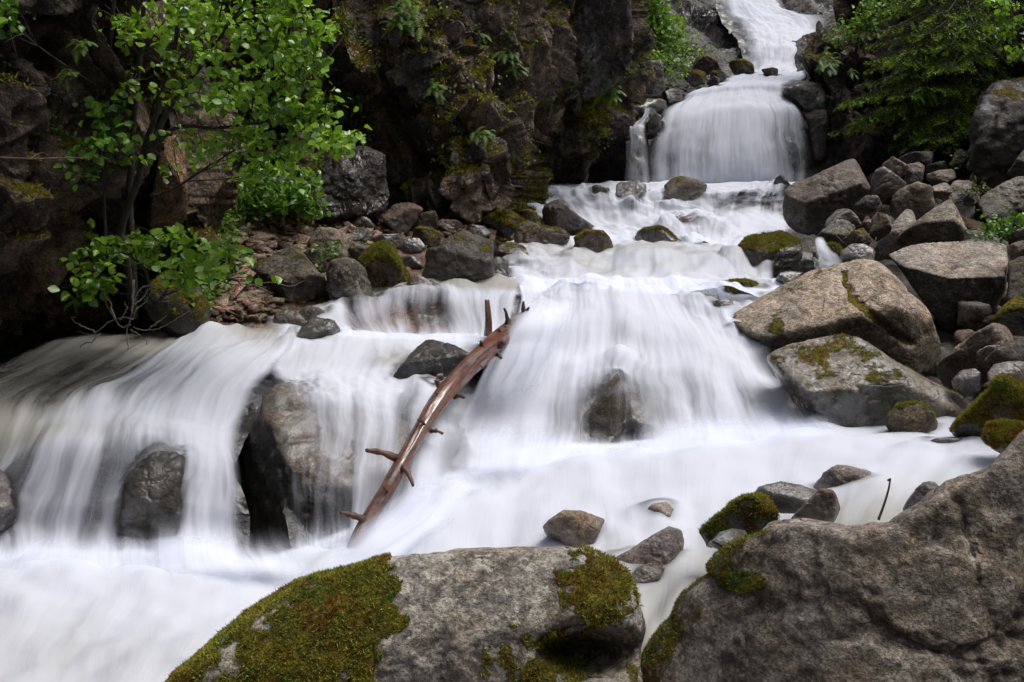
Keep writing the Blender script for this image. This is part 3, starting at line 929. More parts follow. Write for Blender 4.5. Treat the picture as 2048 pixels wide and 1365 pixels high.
water('waterfall', [
    col([1290, 1297, 1306], 214, 17.5, .6), col([1284, 1290, 1297], 234, 17.35, .6), col([1262, 1276, 1290], 250, 17.25, .65),
    col([1256, 1274, 1294], 262, 17.05, .52), col([1254, 1274, 1298], 310, 17.0, .36), col([1252, 1275, 1304], 372, 16.95, .5)], 40, 90, amp=.02, edge=(.2, .2, .05, 0), seed=3, bed=.12)
# rapids below the main fall
water('cascade', [
    col([985, 1070, 1150, 1230, 1310, 1390, 1470, 1540, 1625], 366, 17.3, 1., .9),
    col([995, 1075, 1155, 1235, 1310, 1390, 1465, 1535, 1610], [382, 377, 377, 380, 380, 378, 376, 374, 374], 16.1, 1., .8),
    col([1010, 1085, 1160, 1240, 1315, 1390, 1460, 1525, 1580], [396, 388, 388, 394, 396, 393, 386, 381, 380], 15.4, [1, 1, .9, .9, .85, .9, .75, .7, .8]),
    col([1035, 1105, 1175, 1248, 1320, 1392, 1452, 1515, 1575], [414, 408, 404, 410, 414, 412, 406, 400, 400], 15.0, [1, .9, .8, .6, .7, .7, .45, .4, .4]),
    col([1060, 1130, 1195, 1258, 1325, 1395, 1452, 1512, 1578], [432, 432, 430, 432, 432, 430, 430, 428, 428], 14.5, [1, .95, .9, .8, .9, .8, .75, .75, .6]),
    col([1110, 1165, 1218, 1275, 1332, 1396, 1460, 1525, 1595], [448, 450, 450, 448, 446, 444, 446, 446, 446], 13.8, 1., 1.),
    col([1170, 1210, 1255, 1300, 1348, 1400, 1456, 1515, 1590], [472, 472, 472, 470, 468, 464, 468, 470, 470], 13.0, [.9, .95, .95, .9, .75, .6, .8, .9, .8]),
    col([1170, 1215, 1260, 1305, 1350, 1400, 1450, 1500, 1560], 494, 12.1, 1., .9)], 280, 240, humps=((1250, 420, .3, .5, .16), (1385, 440, .35, .6, .2), (1470, 400, .25, .4, .12), (1160, 400, .3, .5, .15), (1330, 460, .25, .4, .12)), steepk=1.0, amp=.045, lump=.15, edge=(.04, .05, 0, 0), seed=4, bed=.18, freq=3)
water('cascade', [
    col([1010, 1080, 1160, 1240, 1320, 1400, 1480, 1560], [492, 490, 486, 484, 484, 486, 488, 492], 12.4, 1., .8),
    col([1000, 1080, 1160, 1240, 1320, 1400, 1470, 1540], [512, 510, 506, 500, 498, 498, 502, 510], [10.9, 11, 11.2, 11.5, 11.6, 11.5, 11.2, 11], 1., .55),
    col([1000, 1075, 1155, 1240, 1325, 1405, 1475, 1545], [521, 520, 520, 516, 514, 516, 524, 535], [10.5, 10.5, 10.6, 10.8, 10.9, 10.8, 10.6, 10.4], [.9, .95, 1, 1, 1, 1, 1, .9], .55),
    col([996, 1070, 1150, 1240, 1330, 1410, 1480, 1550], [545, 545, 548, 540, 540, 545, 552, 560], [10.2, 10.2, 10.1, 10.3, 10.3, 10.2, 10.1, 10], [.75, .8, .95, 1, .95, .9, .9, .8], .6),
    col([990, 1065, 1150, 1240, 1330, 1415, 1490, 1570], [570, 570, 572, 568, 568, 574, 580, 590], [9.8, 9.8, 9.6, 9.6, 9.6, 9.5, 9.4, 9.3], 1., 1.),
    col([980, 1060, 1150, 1240, 1340, 1430, 1510, 1600], [585, 585, 590, 592, 596, 600, 606, 616], [9.2, 9.2, 9, 8.9, 8.9, 8.8, 8.7, 8.6], 1., 1.)], 240, 180, humps=((1300, 515, .45, .6, .12), (1440, 525, .4, .6, .12), (1150, 545, .3, .4, .1)), steepk=.6, amp=.045, lump=.14, edge=(.02, .03, 0, 0), seed=5, bed=.2, freq=3)
# side falls at the foot of the scree
water('cascade', [
    col([690, 760, 830, 900, 970, 1050], [594, 580, 566, 562, 562, 562], 9.5, 1., .4),
    col([668, 735, 800, 870, 940, 1040], [615, 601, 580, 576, 576, 578], [8.6, 8.8, 9, 9, 9, 9], [.45, .5, .75, .85, .9, 1], .25),
    col([672, 738, 802, 872, 945, 1035], [630, 618, 596, 590, 590, 596], [8.45, 8.6, 8.75, 8.8, 8.8, 8.75], [.5, .5, .6, .62, .85, .8], .8),
    col([690, 748, 808, 876, 950, 1025], [650, 645, 630, 626, 628, 632], [8.25, 8.3, 8.45, 8.5, 8.5, 8.45], [.5, .45, .36, .36, .78, .66], 1.),
    col([715, 765, 815, 880, 955, 1015], [668, 668, 666, 664, 664, 668], [8.05, 8.05, 8.15, 8.2, 8.2, 8.1], [.8, .8, .62, .6, .9, .95], 1.),
    col([690, 755, 815, 885, 955, 1010], [684, 684, 684, 684, 684, 684], 7.75, 1., 1.)], 200, 150, amp=.03, lump=.05, edge=(.05, .02, 0, 0), seed=6, bed=.12, bedbase=(.10, .085, .068), freq=6)
water('cascade', [
    col([540, 575, 610, 650, 690], [622, 618, 614, 610, 604], 8.7, .9, .5), col([530, 570, 610, 655, 700], [640, 638, 634, 630, 626], 8.35, .9, .6),
    col([530, 575, 620, 665, 710], [664, 664, 664, 662, 660], 8.05, .95, .9), col([520, 570, 620, 670, 720], 684, 7.7, 1, .8)], 60, 60, edge=(.25, .1, 0, 0), seed=16, bed=.1)
# upper left pool and the left falls
water('cascade', [  # left columns: clearer water, with cliff shade added as less foam and cover
    col([170, 260, 330, 400, 460, 520, 570, 612], [664, 664, 664, 662, 660, 660, 660, 660], 8.1, 1., .1),
    col([60, 170, 260, 335, 410, 480, 540, 592], [704, 698, 690, 686, 672, 684, 690, 690], [7.2, 7.25, 7.35, 7.4, 7.38, 7.4, 7.4, 7.4], [.8, .85, .9, .9, 1, 1, 1, .95], [.0, .05, .1, .2, .6, .5, .5, .5]),
    col([-60, 60, 160, 245, 330, 420, 490, 556], [752, 748, 742, 738, 722, 716, 726, 732], [6.65, 6.7, 6.8, 6.85, 6.92, 6.95, 6.95, 6.95], [.58, .52, .48, .48, .72, .92, .92, .9], [.0, .05, .1, .3, .8, .7, .8, .8]),
    col([-140, -20, 80, 170, 265, 360, 440, 522], [800, 796, 790, 784, 776, 768, 770, 774], [6.25, 6.3, 6.38, 6.42, 6.46, 6.5, 6.55, 6.6], [.62, .56, .48, .46, .66, .86, .95, .9], [.1, .1, .2, .4, .8, .8, .9, .9]),
    col([-170, -50, 50, 140, 240, 330, 415, 492], [850, 848, 840, 830, 825, 827, 833, 840], [5.95, 5.95, 6.0, 6.05, 6.08, 6.1, 6.12, 6.18], [.74, .78, .84, .9, .95, 1, 1, .85], [.2, .15, .3, .5, .7, .9, .9, .9]),
    col([-185, -65, 30, 125, 225, 322, 408, 480], [912, 912, 886, 864, 855, 858, 872, 890], [5.72, 5.72, 5.75, 5.78, 5.8, 5.8, 5.82, 5.86], [.62, .62, .72, .82, .86, .92, 1, .8], [.2, .15, .3, .4, .55, .7, .8, .9]),
    col([-200, -90, 5, 100, 205, 312, 405, 484], [960, 962, 940, 918, 905, 905, 925, 940], [5.56, 5.56, 5.57, 5.6, 5.6, 5.6, 5.62, 5.64], [.44, .42, .48, .58, .60, .52, .84, .55], .8),
    col([-215, -110, -15, 78, 185, 300, 402, 488], [1018, 1018, 1010, 1005, 1000, 1000, 1010, 1010], [5.43, 5.43, 5.43, 5.45, 5.46, 5.46, 5.44, 5.46], [.40, .36, .44, .54, .54, .36, .84, .46], .9),
    col([-228, -122, -25, 66, 176, 294, 402, 490], 1070, [5.33, 5.33, 5.33, 5.35, 5.36, 5.36, 5.33, 5.36], [.46, .42, .50, .58, .56, .42, .92, .5], 1.),
    col([-238, -132, -34, 56, 168, 290, 402, 494], 1135, [5.05, 5.05, 5.05, 5.08, 5.1, 5.1, 5.05, 5.1], [.9, .8, .9, .9, .9, .8, 1, .85], 1.)], 280, 320, humps=((430, 672, .16, .3, .08), (200, 790, .18, .3, .06)), amp=.04, lump=.06, edge=(.04, .06, .06, 0), seed=7, bed=.14, bedamp=.12, freq=5, bedbase=(.030, .026, .022))
# middle: over the pale slab
water('cascade', [
    col([540, 625, 710, 800, 890, 985], [660, 660, 664, 668, 668, 668], [8.1, 8.1, 8.1, 8.1, 8.15, 8.15], 1., .8),
    col([540, 625, 715, 800, 890, 975], [690, 690, 690, 690, 692, 692], 7.5, 1., .75),
    col([535, 615, 700, 790, 880, 965], [728, 728, 730, 732, 734, 734], 7.0, 1., [.7, .7, .7, .4, .5, .8]),
    col([535, 610, 690, 770, 855, 940], [752, 752, 756, 764, 768, 770], [6.72, 6.72, 6.72, 6.7, 6.7, 6.75], [.9, 1, 1, 1, .95, 1], .95),
    col([555, 620, 690, 765, 850, 960], [790, 790, 795, 805, 812, 820], [6.36, 6.38, 6.38, 6.36, 6.36, 6.4], [.40, .60, .72, .76, .78, .95], 1.),
    col([565, 625, 690, 762, 842, 945], [850, 850, 850, 860, 868, 880], [6.02, 6.05, 6.06, 6.05, 6.05, 6.1], [.26, .40, .50, .56, .64, .95], 1.),
    col([570, 625, 685, 755, 835, 930], [905, 900, 905, 920, 930, 940], [5.70, 5.76, 5.80, 5.80, 5.8, 5.85], [.30, .40, .48, .56, .75, 1], 1.),
    col([578, 622, 675, 745, 825, 915], [975, 970, 975, 985, 990, 990], [5.46, 5.52, 5.58, 5.6, 5.6, 5.6], [.34, .40, .44, .60, .85, 1], 1.),
    col([582, 620, 670, 735, 805, 870], [1050, 1050, 1050, 1050, 1050, 1050], [5.33, 5.36, 5.4, 5.42, 5.42, 5.42], [.36, .42, .48, .68, 1, 1], 1.),
    col([585, 620, 665, 730, 795, 860], 1120, 5.18, 1., 1.)], 200, 300, amp=.025, lump=.03, edge=(.08, .14, 0, 0), seed=8, bed=.35, bedamp=.1, freq=7)
# the great fan in the middle
water('cascade', [
    col([1030, 1080, 1130, 1178, 1225, 1275, 1330, 1385, 1450], [560, 558, 556, 554, 552, 554, 556, 560, 566], 9.7, 1., 1.),
    col([1040, 1085, 1130, 1178, 1230, 1288, 1348, 1410, 1480], [595, 590, 585, 582, 580, 584, 590, 600, 615], [8.9, 8.95, 9, 9, 9, 9, 8.95, 8.9, 8.7], 1., 1.),
    col([1022, 1072, 1125, 1180, 1240, 1308, 1378, 1445, 1515], [648, 640, 632, 625, 620, 628, 640, 652, 664], 8.3, [.9, .95, 1, 1, .9, 1, 1, .95, .9], .85),
    col([985, 1045, 1110, 1172, 1238, 1318, 1400, 1478, 1555], [705, 698, 694, 690, 686, 694, 702, 712, 722], 7.85, [.85, .9, .9, .95, .80, .85, .95, .95, .8], .75),
    col([965, 1032, 1100, 1165, 1236, 1324, 1412, 1496, 1580], [745, 735, 728, 722, 716, 728, 745, 756, 766], 7.5, [.85, .9, .95, .95, .95, .82, .9, .9, .75], 1.),
    col([942, 1015, 1088, 1158, 1236, 1332, 1426, 1516, 1605], [798, 792, 786, 780, 776, 788, 800, 806, 808], 7.2, [.8, .82, .80, .72, .62, .72, .85, .8, .65], 1.),
    col([915, 996, 1078, 1152, 1236, 1340, 1440, 1535, 1628], [850, 850, 848, 846, 846, 848, 846, 840, 836], 6.95, [.9, .95, .82, .60, .40, .80, .95, .9, .7], 1.),
    col([895, 980, 1070, 1148, 1236, 1346, 1450, 1550, 1650], [892, 900, 905, 905, 905, 892, 876, 864, 856], 6.72, [1, 1, .95, .66, .5, .98, 1, 1, .85], 1.),
    col([880, 968, 1062, 1145, 1236, 1350, 1458, 1562, 1668], [925, 938, 945, 945, 945, 925, 905, 890, 878], 6.4, 1., 1.)], 300, 280, humps=((1236, 706, .16, .25, .10), (1080, 640, .2, .4, .07), (1400, 690, .25, .5, .07)), steepk=.25, amp=.035, lump=.08, edge=(.02, .08, 0, 0), seed=9, bed=.14, bedamp=.14, freq=5, bedbase=(.09, .075, .058))
# lower pool, running out to the lower left
water('pool_water', [
    col([-200, 100, 350, 600, 850, 1100, 1400, 1800, 2150], [1095, 1100, 1100, 1095, 960, 895, 868, 842, 850], [5.3, 5.28, 5.28, 5.3, 6.0, 6.6, 6.85, 6.8, 6.4], 1., .8),
    col([-230, 90, 345, 600, 855, 1110, 1410, 1800, 2150], [1125, 1130, 1130, 1125, 1000, 930, 895, 868, 885], [5.08, 5.06, 5.06, 5.1, 5.75, 6.35, 6.5, 6.4, 6.0], 1., .8),
    col([-260, 80, 340, 600, 860, 1120, 1420, 1800, 2150], [1160, 1165, 1175, 1160, 1040, 970, 930, 900, 930], [4.85, 4.8, 4.8, 4.9, 5.42, 5.98, 6.1, 5.95, 5.5], 1., [.85, .85, .85, .85, .9, .95, 1, .9, .7]),
    col([-320, 40, 300, 580, 850, 1130, 1420, 1760, 2100], [1230, 1240, 1250, 1240, 1140, 1060, 1010, 970, 1000], [4.45, 4.4, 4.35, 4.4, 4.9, 5.25, 5.38, 5.3, 4.9], 1., [.58, .6, .66, .75, .8, .78, .74, .55, .35]),
    col([-400, -20, 240, 540, 850, 1140, 1400, 1720, 2080], [1330, 1340, 1340, 1340, 1260, 1170, 1110, 1060, 1080], [3.9, 3.85, 3.85, 3.85, 4.15, 4.5, 4.75, 4.6, 4.3], 1., [.5, .48, .54, .6, .6, .5, .38, .25, .15]),
    col([-520, -120, 180, 520, 860, 1150, 1380, 1650, 2050], [1520, 1520, 1520, 1500, 1420, 1330, 1250, 1200, 1200], [3.15, 3.15, 3.15, 3.2, 3.5, 3.8, 4.1, 4.0, 3.8], 1., [.8, .8, .8, .8, .8, .4, .3, .3, .3]),
    col([-800, -300, 50, 480, 860, 1160, 1380, 1650, 2050], [1900, 1900, 1900, 1900, 1800, 1700, 1600, 1500, 1500], [2.3, 2.3, 2.3, 2.3, 2.5, 2.7, 2.9, 3.0, 3.0], 1., .5)],
    300, 300, edge=(0, 0, .055, 0), humps=((1150, 960, .5, .5, .10), (900, 1040, .35, .4, .07), (700, 1200, .4, .6, .05), (300, 1180, .4, .4, .04), (1450, 930, .5, .3, .06)), amp=.025, lump=.13, seed=10, bed=.3, freq=2.2)
# spray where the falls strike the pool, and the sheet that runs over the foot of the log
water('cascade', [
    col([30, 140, 260, 380, 500, 600], [1040, 1040, 1045, 1040, 1045, 1045], [5.3, 5.3, 5.3, 5.28, 5.3, 5.3], .25, 1.2),
    col([20, 130, 255, 380, 505, 610], [1090, 1085, 1092, 1085, 1092, 1088], [5.14, 5.14, 5.16, 5.12, 5.16, 5.16], [.6, .55, .6, .75, .5, .5], 1.2),
    col([0, 120, 250, 380, 515, 620], [1125, 1120, 1128, 1122, 1128, 1122], [5.0, 5.0, 5.0, 4.98, 5.0, 5.0], .8, 1.2),
    col([-20, 100, 240, 380, 520, 640], 1165, [4.78, 4.78, 4.78, 4.78, 4.78, 4.82], .8, 1.1)], 160, 70, edge=(.15, .15, .5, .3), seed=20, bed=0, amp=.012, lump=.03)
water('cascade', [
    col([900, 1010, 1120, 1236, 1350, 1460, 1570, 1660], [820, 815, 808, 806, 808, 808, 806, 804], [6.85, 6.9, 6.92, 6.92, 6.95, 6.95, 6.95, 7.0], .3, 1.2),
    col([890, 1000, 1115, 1236, 1355, 1470, 1585, 1680], [872, 868, 862, 866, 862, 852, 844, 836], [6.55, 6.6, 6.62, 6.65, 6.66, 6.7, 6.7, 6.75], [.6, .62, .42, .3, .6, .7, .6, .4], 1.2),
    col([880, 990, 1110, 1236, 1360, 1480, 1600, 1700], [915, 915, 914, 916, 908, 892, 876, 862], [6.3, 6.32, 6.35, 6.35, 6.38, 6.42, 6.45, 6.5], .8, 1.2),
    col([850, 975, 1105, 1236, 1366, 1490, 1615, 1720], [970, 968, 960, 958, 948, 930, 908, 890], [5.9, 5.95, 5.98, 6.0, 6.02, 6.1, 6.15, 6.2], .85, 1.1)], 220, 90, edge=(.12, .15, .5, .3), seed=21, bed=0, amp=.012, lump=.03)
water('cascade', [
    col([868, 920, 985], [890, 920, 955], [6.25, 6.1, 5.85], .7, 1.), col([790, 845, 910], [985, 1012, 1042], [5.5, 5.4, 5.28], .8, .95),
    col([712, 765, 830], [1048, 1082, 1110], [5.14, 5.06, 5.0], .85, .9), col([650, 700, 755], [1105, 1145, 1180], [4.98, 4.88, 4.78], .9, .8), col([585, 640, 700], [1160, 1200, 1235], [4.75, 4.65, 4.55], .9, .7)], 90, 140, edge=(.42, .25, .25, .3), seed=22, bed=0, amp=.012, lump=.03)
water('cascade', [
    col([1044, 1095, 1155], [602, 594, 590], [8.5, 8.6, 8.75], .9, 1.), col([1016, 1075, 1150], [642, 632, 632], [7.45, 7.5, 7.7], .8, 1.), col([988, 1050, 1130], [700, 692, 690], [7.22, 7.2, 7.3], .75, 1.),
    col([962, 1030, 1112], [760, 752, 750], [7.0, 7.0, 7.1], .7, 1.), col([940, 1010, 1096], [830, 825, 822], [6.8, 6.8, 6.9], .7, 1.)], 90, 120, edge=(.35, .3, .2, .3), seed=23, bed=0, amp=.012, lump=.03)
# trickle between the stones on the right
water('cascade', [col([1628, 1636, 1648], 484, 9.95, .9, .8), col([1630, 1642, 1658], [494, 494, 496], 9.75, .8), col([1634, 1654, 1678], [520, 518, 520], 9.6, .7), col([1636, 1662, 1696], 552, 9.5, .9)], 30, 50, amp=.01, lump=.01, edge=(.2, .2, .1, 0), seed=11, bed=.06)
water('cascade', [col([1420, 1480, 1540, 1600], [585, 582, 580, 574], 9.3, 1., .8), col([1420, 1480, 1540, 1600], [600, 600, 598, 592], 9.0, 1., .7),
                  col([1430, 1490, 1545, 1600], [625, 622, 620, 612], 8.55, .95, .7), col([1440, 1500, 1550, 1600], [660, 655, 650, 640], 8.2, .9, .9)], 60, 60, edge=(.1, .1, 0, 0), seed=12, bed=.1)

# what a stone put into the water rests on
from mathutils.bvhtree import BVHTree
_bp, _bf, _o = [], [], 0
for (_ob, _X, _e, _sh) in WATER_OBJS:
    _g = _X.reshape(_sh + (3,))[::3, ::3]
    _bp.append(_g.reshape(-1, 3)); _bf.append(grid_faces(_g.shape[0], _g.shape[1]) + _o); _o += _g.shape[0] * _g.shape[1]
_bp.append(sV); _bf.append(grid_faces(180, 200) + _o); _o += len(sV)
_bp.append(gp); _bf.append(grid_faces(len(gy), len(gx)) + _o)
BVH = BVHTree.FromPolygons(np.concatenate(_bp).tolist(), np.concatenate(_bf).tolist())
# ============================================================= STONES
RB = 'boulders of the right bank'
LB = 'stones at the foot of the scree'
MB = 'stones standing in the rapids'
UB = 'rocks on the shelf above the main fall'
FB = 'stones in the lower pool'
SEATED = (LB, MB, FB)
def fg_moss(X, Y, ms, V, n):
    q = fbm(V * 3.0, 4, 21)
    q2 = fbm(V * 14.0, 3, 25)
    edge = 805 + 26 * np.sin(Y / 37.) + 90 * q + 60 * q2
    left = sstep(edge + 10, edge - 14, X) * (.72 + .55 * q + .45 * q2)
    pat = sstep(1.15, .75, ((X - 1195) / 75) ** 2 + ((Y - 1190) / 85) ** 2 + 1.9 * q + 2.0 * q2) * .62
    low = sstep(1.1, .6, ((X - 1110) / 110) ** 2 + ((Y - 1330) / 80) ** 2 + 1.6 * q + 1.8 * q2) * .58
    return np.maximum(np.maximum(left, pat), np.maximum(low, .12 + .55 * q + .35 * q2))
rock('boulder', 'large rounded foreground boulder half covered in green and gold moss, in front of the pool', 'boulder', 'F', 3.55, 'T',
     [(300, 1440), (352, 1352), (395, 1318), (460, 1262), (540, 1200), (600, 1162), (690, 1141), (780, 1116), (900, 1099), (1050, 1092), (1180, 1098), (1240, 1130), (1275, 1190), (1292, 1250), (1285, 1320), (1275, 1400), (1260, 1500), (700, 1540), (320, 1500)],
     thick=.62, planes=((-.1, -.55, .85, .60), (.05, -1, .1, .55)), nr=0, sub=7, amp=.55, p=7, lich=1., wet=.02, moss=0, ext=1.1, mossf=fg_moss,
     dent=((1185, 1306, (88, 44), .42), (880, 1330, (26, 60), .05)), tufts=30000, tsize=.015, base=(.285, .26, .23))
def fg2_moss(X, Y, ms, V, n):
    q = fbm(V * 3.0, 4, 22)
    l = sstep(40, -50, X - (1352 + (1365 - Y) * .58) + 130 * q) * .49
    pt = sstep(1.1, .6, ((X - 1490) / 70) ** 2 + ((Y - 1165) / 30) ** 2 + 1.2 * q) * .55
    return np.maximum(np.maximum(l, pt), .02 + .4 * q)
rock('boulder', 'biggest foreground boulder, rough grey brown, filling the lower right corner', 'boulder', 'F', 3.3, 'T',
     [(1230, 1440), (1285, 1345), (1310, 1290), (1350, 1215), (1400, 1138), (1450, 1088), (1490, 1064), (1540, 1040), (1610, 1038), (1700, 1050), (1775, 1044), (1840, 1002), (1900, 962), (1985, 932), (2015, 895), (2060, 845), (2200, 770), (2420, 800), (2500, 1100), (2400, 1500), (1800, 1600), (1300, 1560)],
     thick=.5, planes=((.05, -1, .25, .42), (-.75, -.6, .35, .62)), nr=0, sub=7, amp=.55, p=8, lich=.55, wet=.03, mossf=fg2_moss, tufts=3500, tsize=.010, base=(.255, .222, .19), rough=1.4,
     grooves=(([(1985, 945), (1940, 985), (1925, 1030), (1935, 1080), (1950, 1140), (1948, 1180)], 4, .014, .25), ([(1925, 1000), (1890, 1012), (1850, 1040)], 4, .012, .1), ([(1770, 1255), (1810, 1280), (1850, 1300), (1880, 1310)], 3, .010, .1)))
rock('stone', 'small dark cracked stone tucked against the left edge of the lower right boulder', 'stone', 'ZA', 3.75, 'D', [(750, 500), (775, 470), (800, 440), (850, 426), (905, 430), (915, 450), (870, 500), (780, 530)], group=FB)
rock('stone', 'wet veined grey stone in the pool behind the mossy dark stone', 'stone', 'ZA', 4.75, 'W', [(928, 290), (960, 252), (1050, 232), (1130, 245), (1200, 270), (1195, 310), (1110, 345), (960, 330)], group=FB, planes=((.1, -.3, .95, .42),))
rock('stone', 'dark stone capped with olive moss at the top of the lower right boulder', 'stone', 'ZA', 4.4, 'M', [(745, 430), (800, 375), (850, 325), (900, 298), (960, 288), (1060, 286), (1117, 318), (1110, 360), (1040, 400), (900, 450), (800, 470)], group=FB, tufts=1500, tsize=.012)
rock('stone', 'angular reddish brown stone leaning beside the dark mossy one', 'stone', 'ZA', 4.25, 'B', [(1100, 400), (1150, 320), (1210, 260), (1262, 265), (1307, 298), (1300, 345), (1250, 385), (1190, 410)], wet=.8, group=FB)
rock('stone', 'pinkish layered stone standing alone in white water', 'stone', 'ZA', 5.15, 'T', [(1198, 255), (1208, 225), (1222, 195), (1280, 163), (1340, 170), (1420, 190), (1430, 235), (1340, 290), (1230, 280)], base=(.34, .27, .24), wet=.5, group=FB)
rock('stone', 'wet stone peeping over the saddle of the lower right boulder', 'stone', 'ZA', 4.3, 'W', [(1575, 330), (1600, 265), (1640, 228), (1700, 224), (1730, 240), (1690, 300), (1620, 350)], group=FB)
rock('stone', 'purplish grey wedge stone between the two foreground boulders', 'stone', 'ZA', 4.45, 'W', [(360, 560), (430, 510), (520, 455), (590, 415), (640, 430), (690, 485), (665, 535), (600, 580), (480, 610), (390, 620)], base=(.24, .20, .20), wet=.45, group=FB)
rock('stone', 'tan stone with foam over its right side, behind the mossy boulder', 'stone', 'ZA', 4.9, 'T', [(28, 470), (50, 430), (90, 395), (160, 348), (230, 352), (330, 385), (410, 420), (360, 480), (200, 510), (60, 515)], wet=.6, group=FB, base=(.28, .2, .14))
rock('stone', 'small round tan stone lapped by foam in the channel', 'stone', 'ZA', 4.32, 'T', [(420, 630), (460, 585), (530, 560), (575, 590), (540, 650), (470, 670)], wet=.6, group=FB)
rock('stone', 'pale stone almost drowned in the foam', 'stone', 'ZA', 5.15, 'T', [(470, 345), (480, 365), (520, 325), (580, 315), (615, 345), (580, 385), (510, 390)], base=(.34, .28, .23), group=FB, thick=1.4)
# right bank, near to far
rock('boulder', 'huge smooth tan boulder split by a mossy crack, right of the fan of water', 'boulder', 'Z5', 8.2, 'T',
     [(140, 930), (300, 835), (420, 762), (560, 690), (700, 655), (820, 625), (960, 608), (1040, 648), (1130, 728), (1240, 828), (1320, 918), (1366, 1000), (1362, 1080), (1310, 1150), (1180, 1230), (950, 1200), (600, 1130), (330, 1060), (210, 1000)],
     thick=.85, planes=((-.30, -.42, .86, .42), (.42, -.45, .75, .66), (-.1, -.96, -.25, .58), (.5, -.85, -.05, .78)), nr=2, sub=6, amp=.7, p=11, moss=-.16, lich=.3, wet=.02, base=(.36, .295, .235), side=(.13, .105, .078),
     grooves=(([(1688, 540), (1697, 566), (1706, 590), (1724, 614), (1748, 640), (1790, 668), (1830, 700)], 7, .05, .85), ([(1560, 625), (1556, 650), (1570, 680), (1562, 700)], 10, .03, .5)))
rock('boulder', 'shining wet boulder with olive moss streaks, below the huge tan boulder', 'boulder', 'Z9', 6.9, 'T',
     [(770, 290), (850, 230), (950, 190), (1060, 163), (1170, 155), (1260, 180), (1330, 228), (1420, 288), (1540, 360), (1660, 420), (1760, 468), (1795, 500), (1770, 590), (1700, 650), (1400, 640), (1000, 600), (900, 500), (830, 380)],
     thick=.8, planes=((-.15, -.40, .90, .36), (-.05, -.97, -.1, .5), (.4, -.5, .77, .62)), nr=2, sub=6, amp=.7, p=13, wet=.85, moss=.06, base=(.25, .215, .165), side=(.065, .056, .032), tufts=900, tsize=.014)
rock('boulder', 'flat topped grey block with a front darkened as deep shade, at the right edge', 'boulder', 'Z5', 9.4, 'G',
     [(985, 605), (1100, 545), (1260, 500), (1400, 494), (1550, 522), (1612, 552), (1622, 640), (1600, 780), (1540, 880), (1450, 950), (1300, 980), (1150, 800)],
     thick=.9, planes=((-.05, -.42, .91, .17), (.0, -.94, -.35, .45), (-.6, -.75, -.2, .55)), nr=0, p=22, moss=-.3, lich=.4, wet=.05, sub=6, amp=.6, base=(.32, .28, .24), side=(.085, .075, .066))  # dark front colour stands in for shade under the top light
rock('boulder', 'peaked tan boulder with a fringe of moss behind the flat topped block', 'boulder', 'Z5', 10.6, 'T', [(1050, 510), (1070, 480), (1140, 420), (1240, 350), (1345, 288), (1420, 333), (1450, 390), (1462, 490), (1400, 530), (1200, 560), (1070, 570)], planes=((-.35, -.4, .85, .52), (.6, -.5, .6, .6)), p=14, group=RB)
rock('boulder', 'pale slanting slab with a sunlit face, left of the peaked tan boulder', 'boulder', 'Z5', 11.0, 'T', [(910, 610), (930, 560), (960, 500), (1030, 420), (1080, 360), (1230, 350), (1250, 380), (1140, 450), (1080, 560), (1000, 640)], base=(.36, .32, .27), wet=.4, planes=((-.3, -.55, .78, .5),), group=RB)
rock('boulder', 'rounded brown grey boulder above the pale slanting slab', 'boulder', 'Z5', 12.0, 'T', [(935, 385), (1000, 300), (1060, 248), (1140, 220), (1230, 243), (1284, 300), (1275, 370), (1150, 400), (1030, 440)], group=RB)
rock('boulder', 'big dark slanting block with orange moss along its top, right of the main fall', 'boulder', 'Z5', 12.4, 'K',
     [(436, 270), (500, 225), (590, 192), (700, 138), (835, 80), (900, 98), (965, 142), (950, 230), (910, 330), (840, 420), (700, 500), (600, 520), (500, 480), (440, 390)],
     planes=((-.28, -.62, .73, .46), (.1, -.95, -.35, .42)), nr=3, p=18, moss=-.12, wet=.2, sub=6, base=(.15, .125, .11), thick=.9)
rock('boulder', 'dark wet angular block leaning on the big slanting block', 'boulder', 'Z5', 12.2, 'D', [(898, 210), (920, 160), (965, 136), (1010, 168), (1085, 225), (1075, 270), (1000, 300), (950, 330), (890, 340)], base=(.085, .065, .05), p=18, group=RB)
rock('boulder', 'tan block with a flat mossy top behind the dark angular one', 'boulder', 'Z5', 13.4, 'T', [(950, 132), (1010, 88), (1060, 108), (1097, 135), (1094, 200), (1070, 230), (1010, 200)], p=16, moss=.05, group=RB)
rock('boulder', 'squat brown stone between two flat blocks at the back of the pile', 'boulder', 'Z5', 13.5, 'T', [(1085, 128), (1150, 116), (1182, 140), (1180, 200), (1150, 230), (1080, 220)], group=RB, base=(.16, .12, .10))
rock('stone', 'diamond shaped dark stone under the rounded brown grey boulder', 'stone', 'Z5', 11.2, 'K', [(806, 345), (870, 293), (930, 288), (995, 318), (965, 365), (900, 390), (830, 385)], wet=.5, group=RB)
rock('stone', 'grey wedge stone standing in the black hollow below the slanting block', 'stone', 'Z5', 10.4, 'G', [(605, 525), (640, 475), (690, 428), (762, 390), (822, 420), (852, 462), (810, 520), (730, 570), (640, 580)], planes=((-.3, -.5, .8, .5),), group=RB)
rock('stone', 'flat grey stone lying behind the grey wedge stone', 'stone', 'Z5', 10.9, 'G', [(660, 385), (720, 363), (795, 361), (832, 410), (845, 450), (760, 460), (665, 450)], group=RB)
rock('stone', 'upright brown stone with golden moss on its right edge', 'stone', 'Z5', 10.5, 'T', [(898, 415), (930, 378), (1000, 398), (1034, 420), (995, 480), (930, 520), (898, 490)], moss=.05, group=RB)
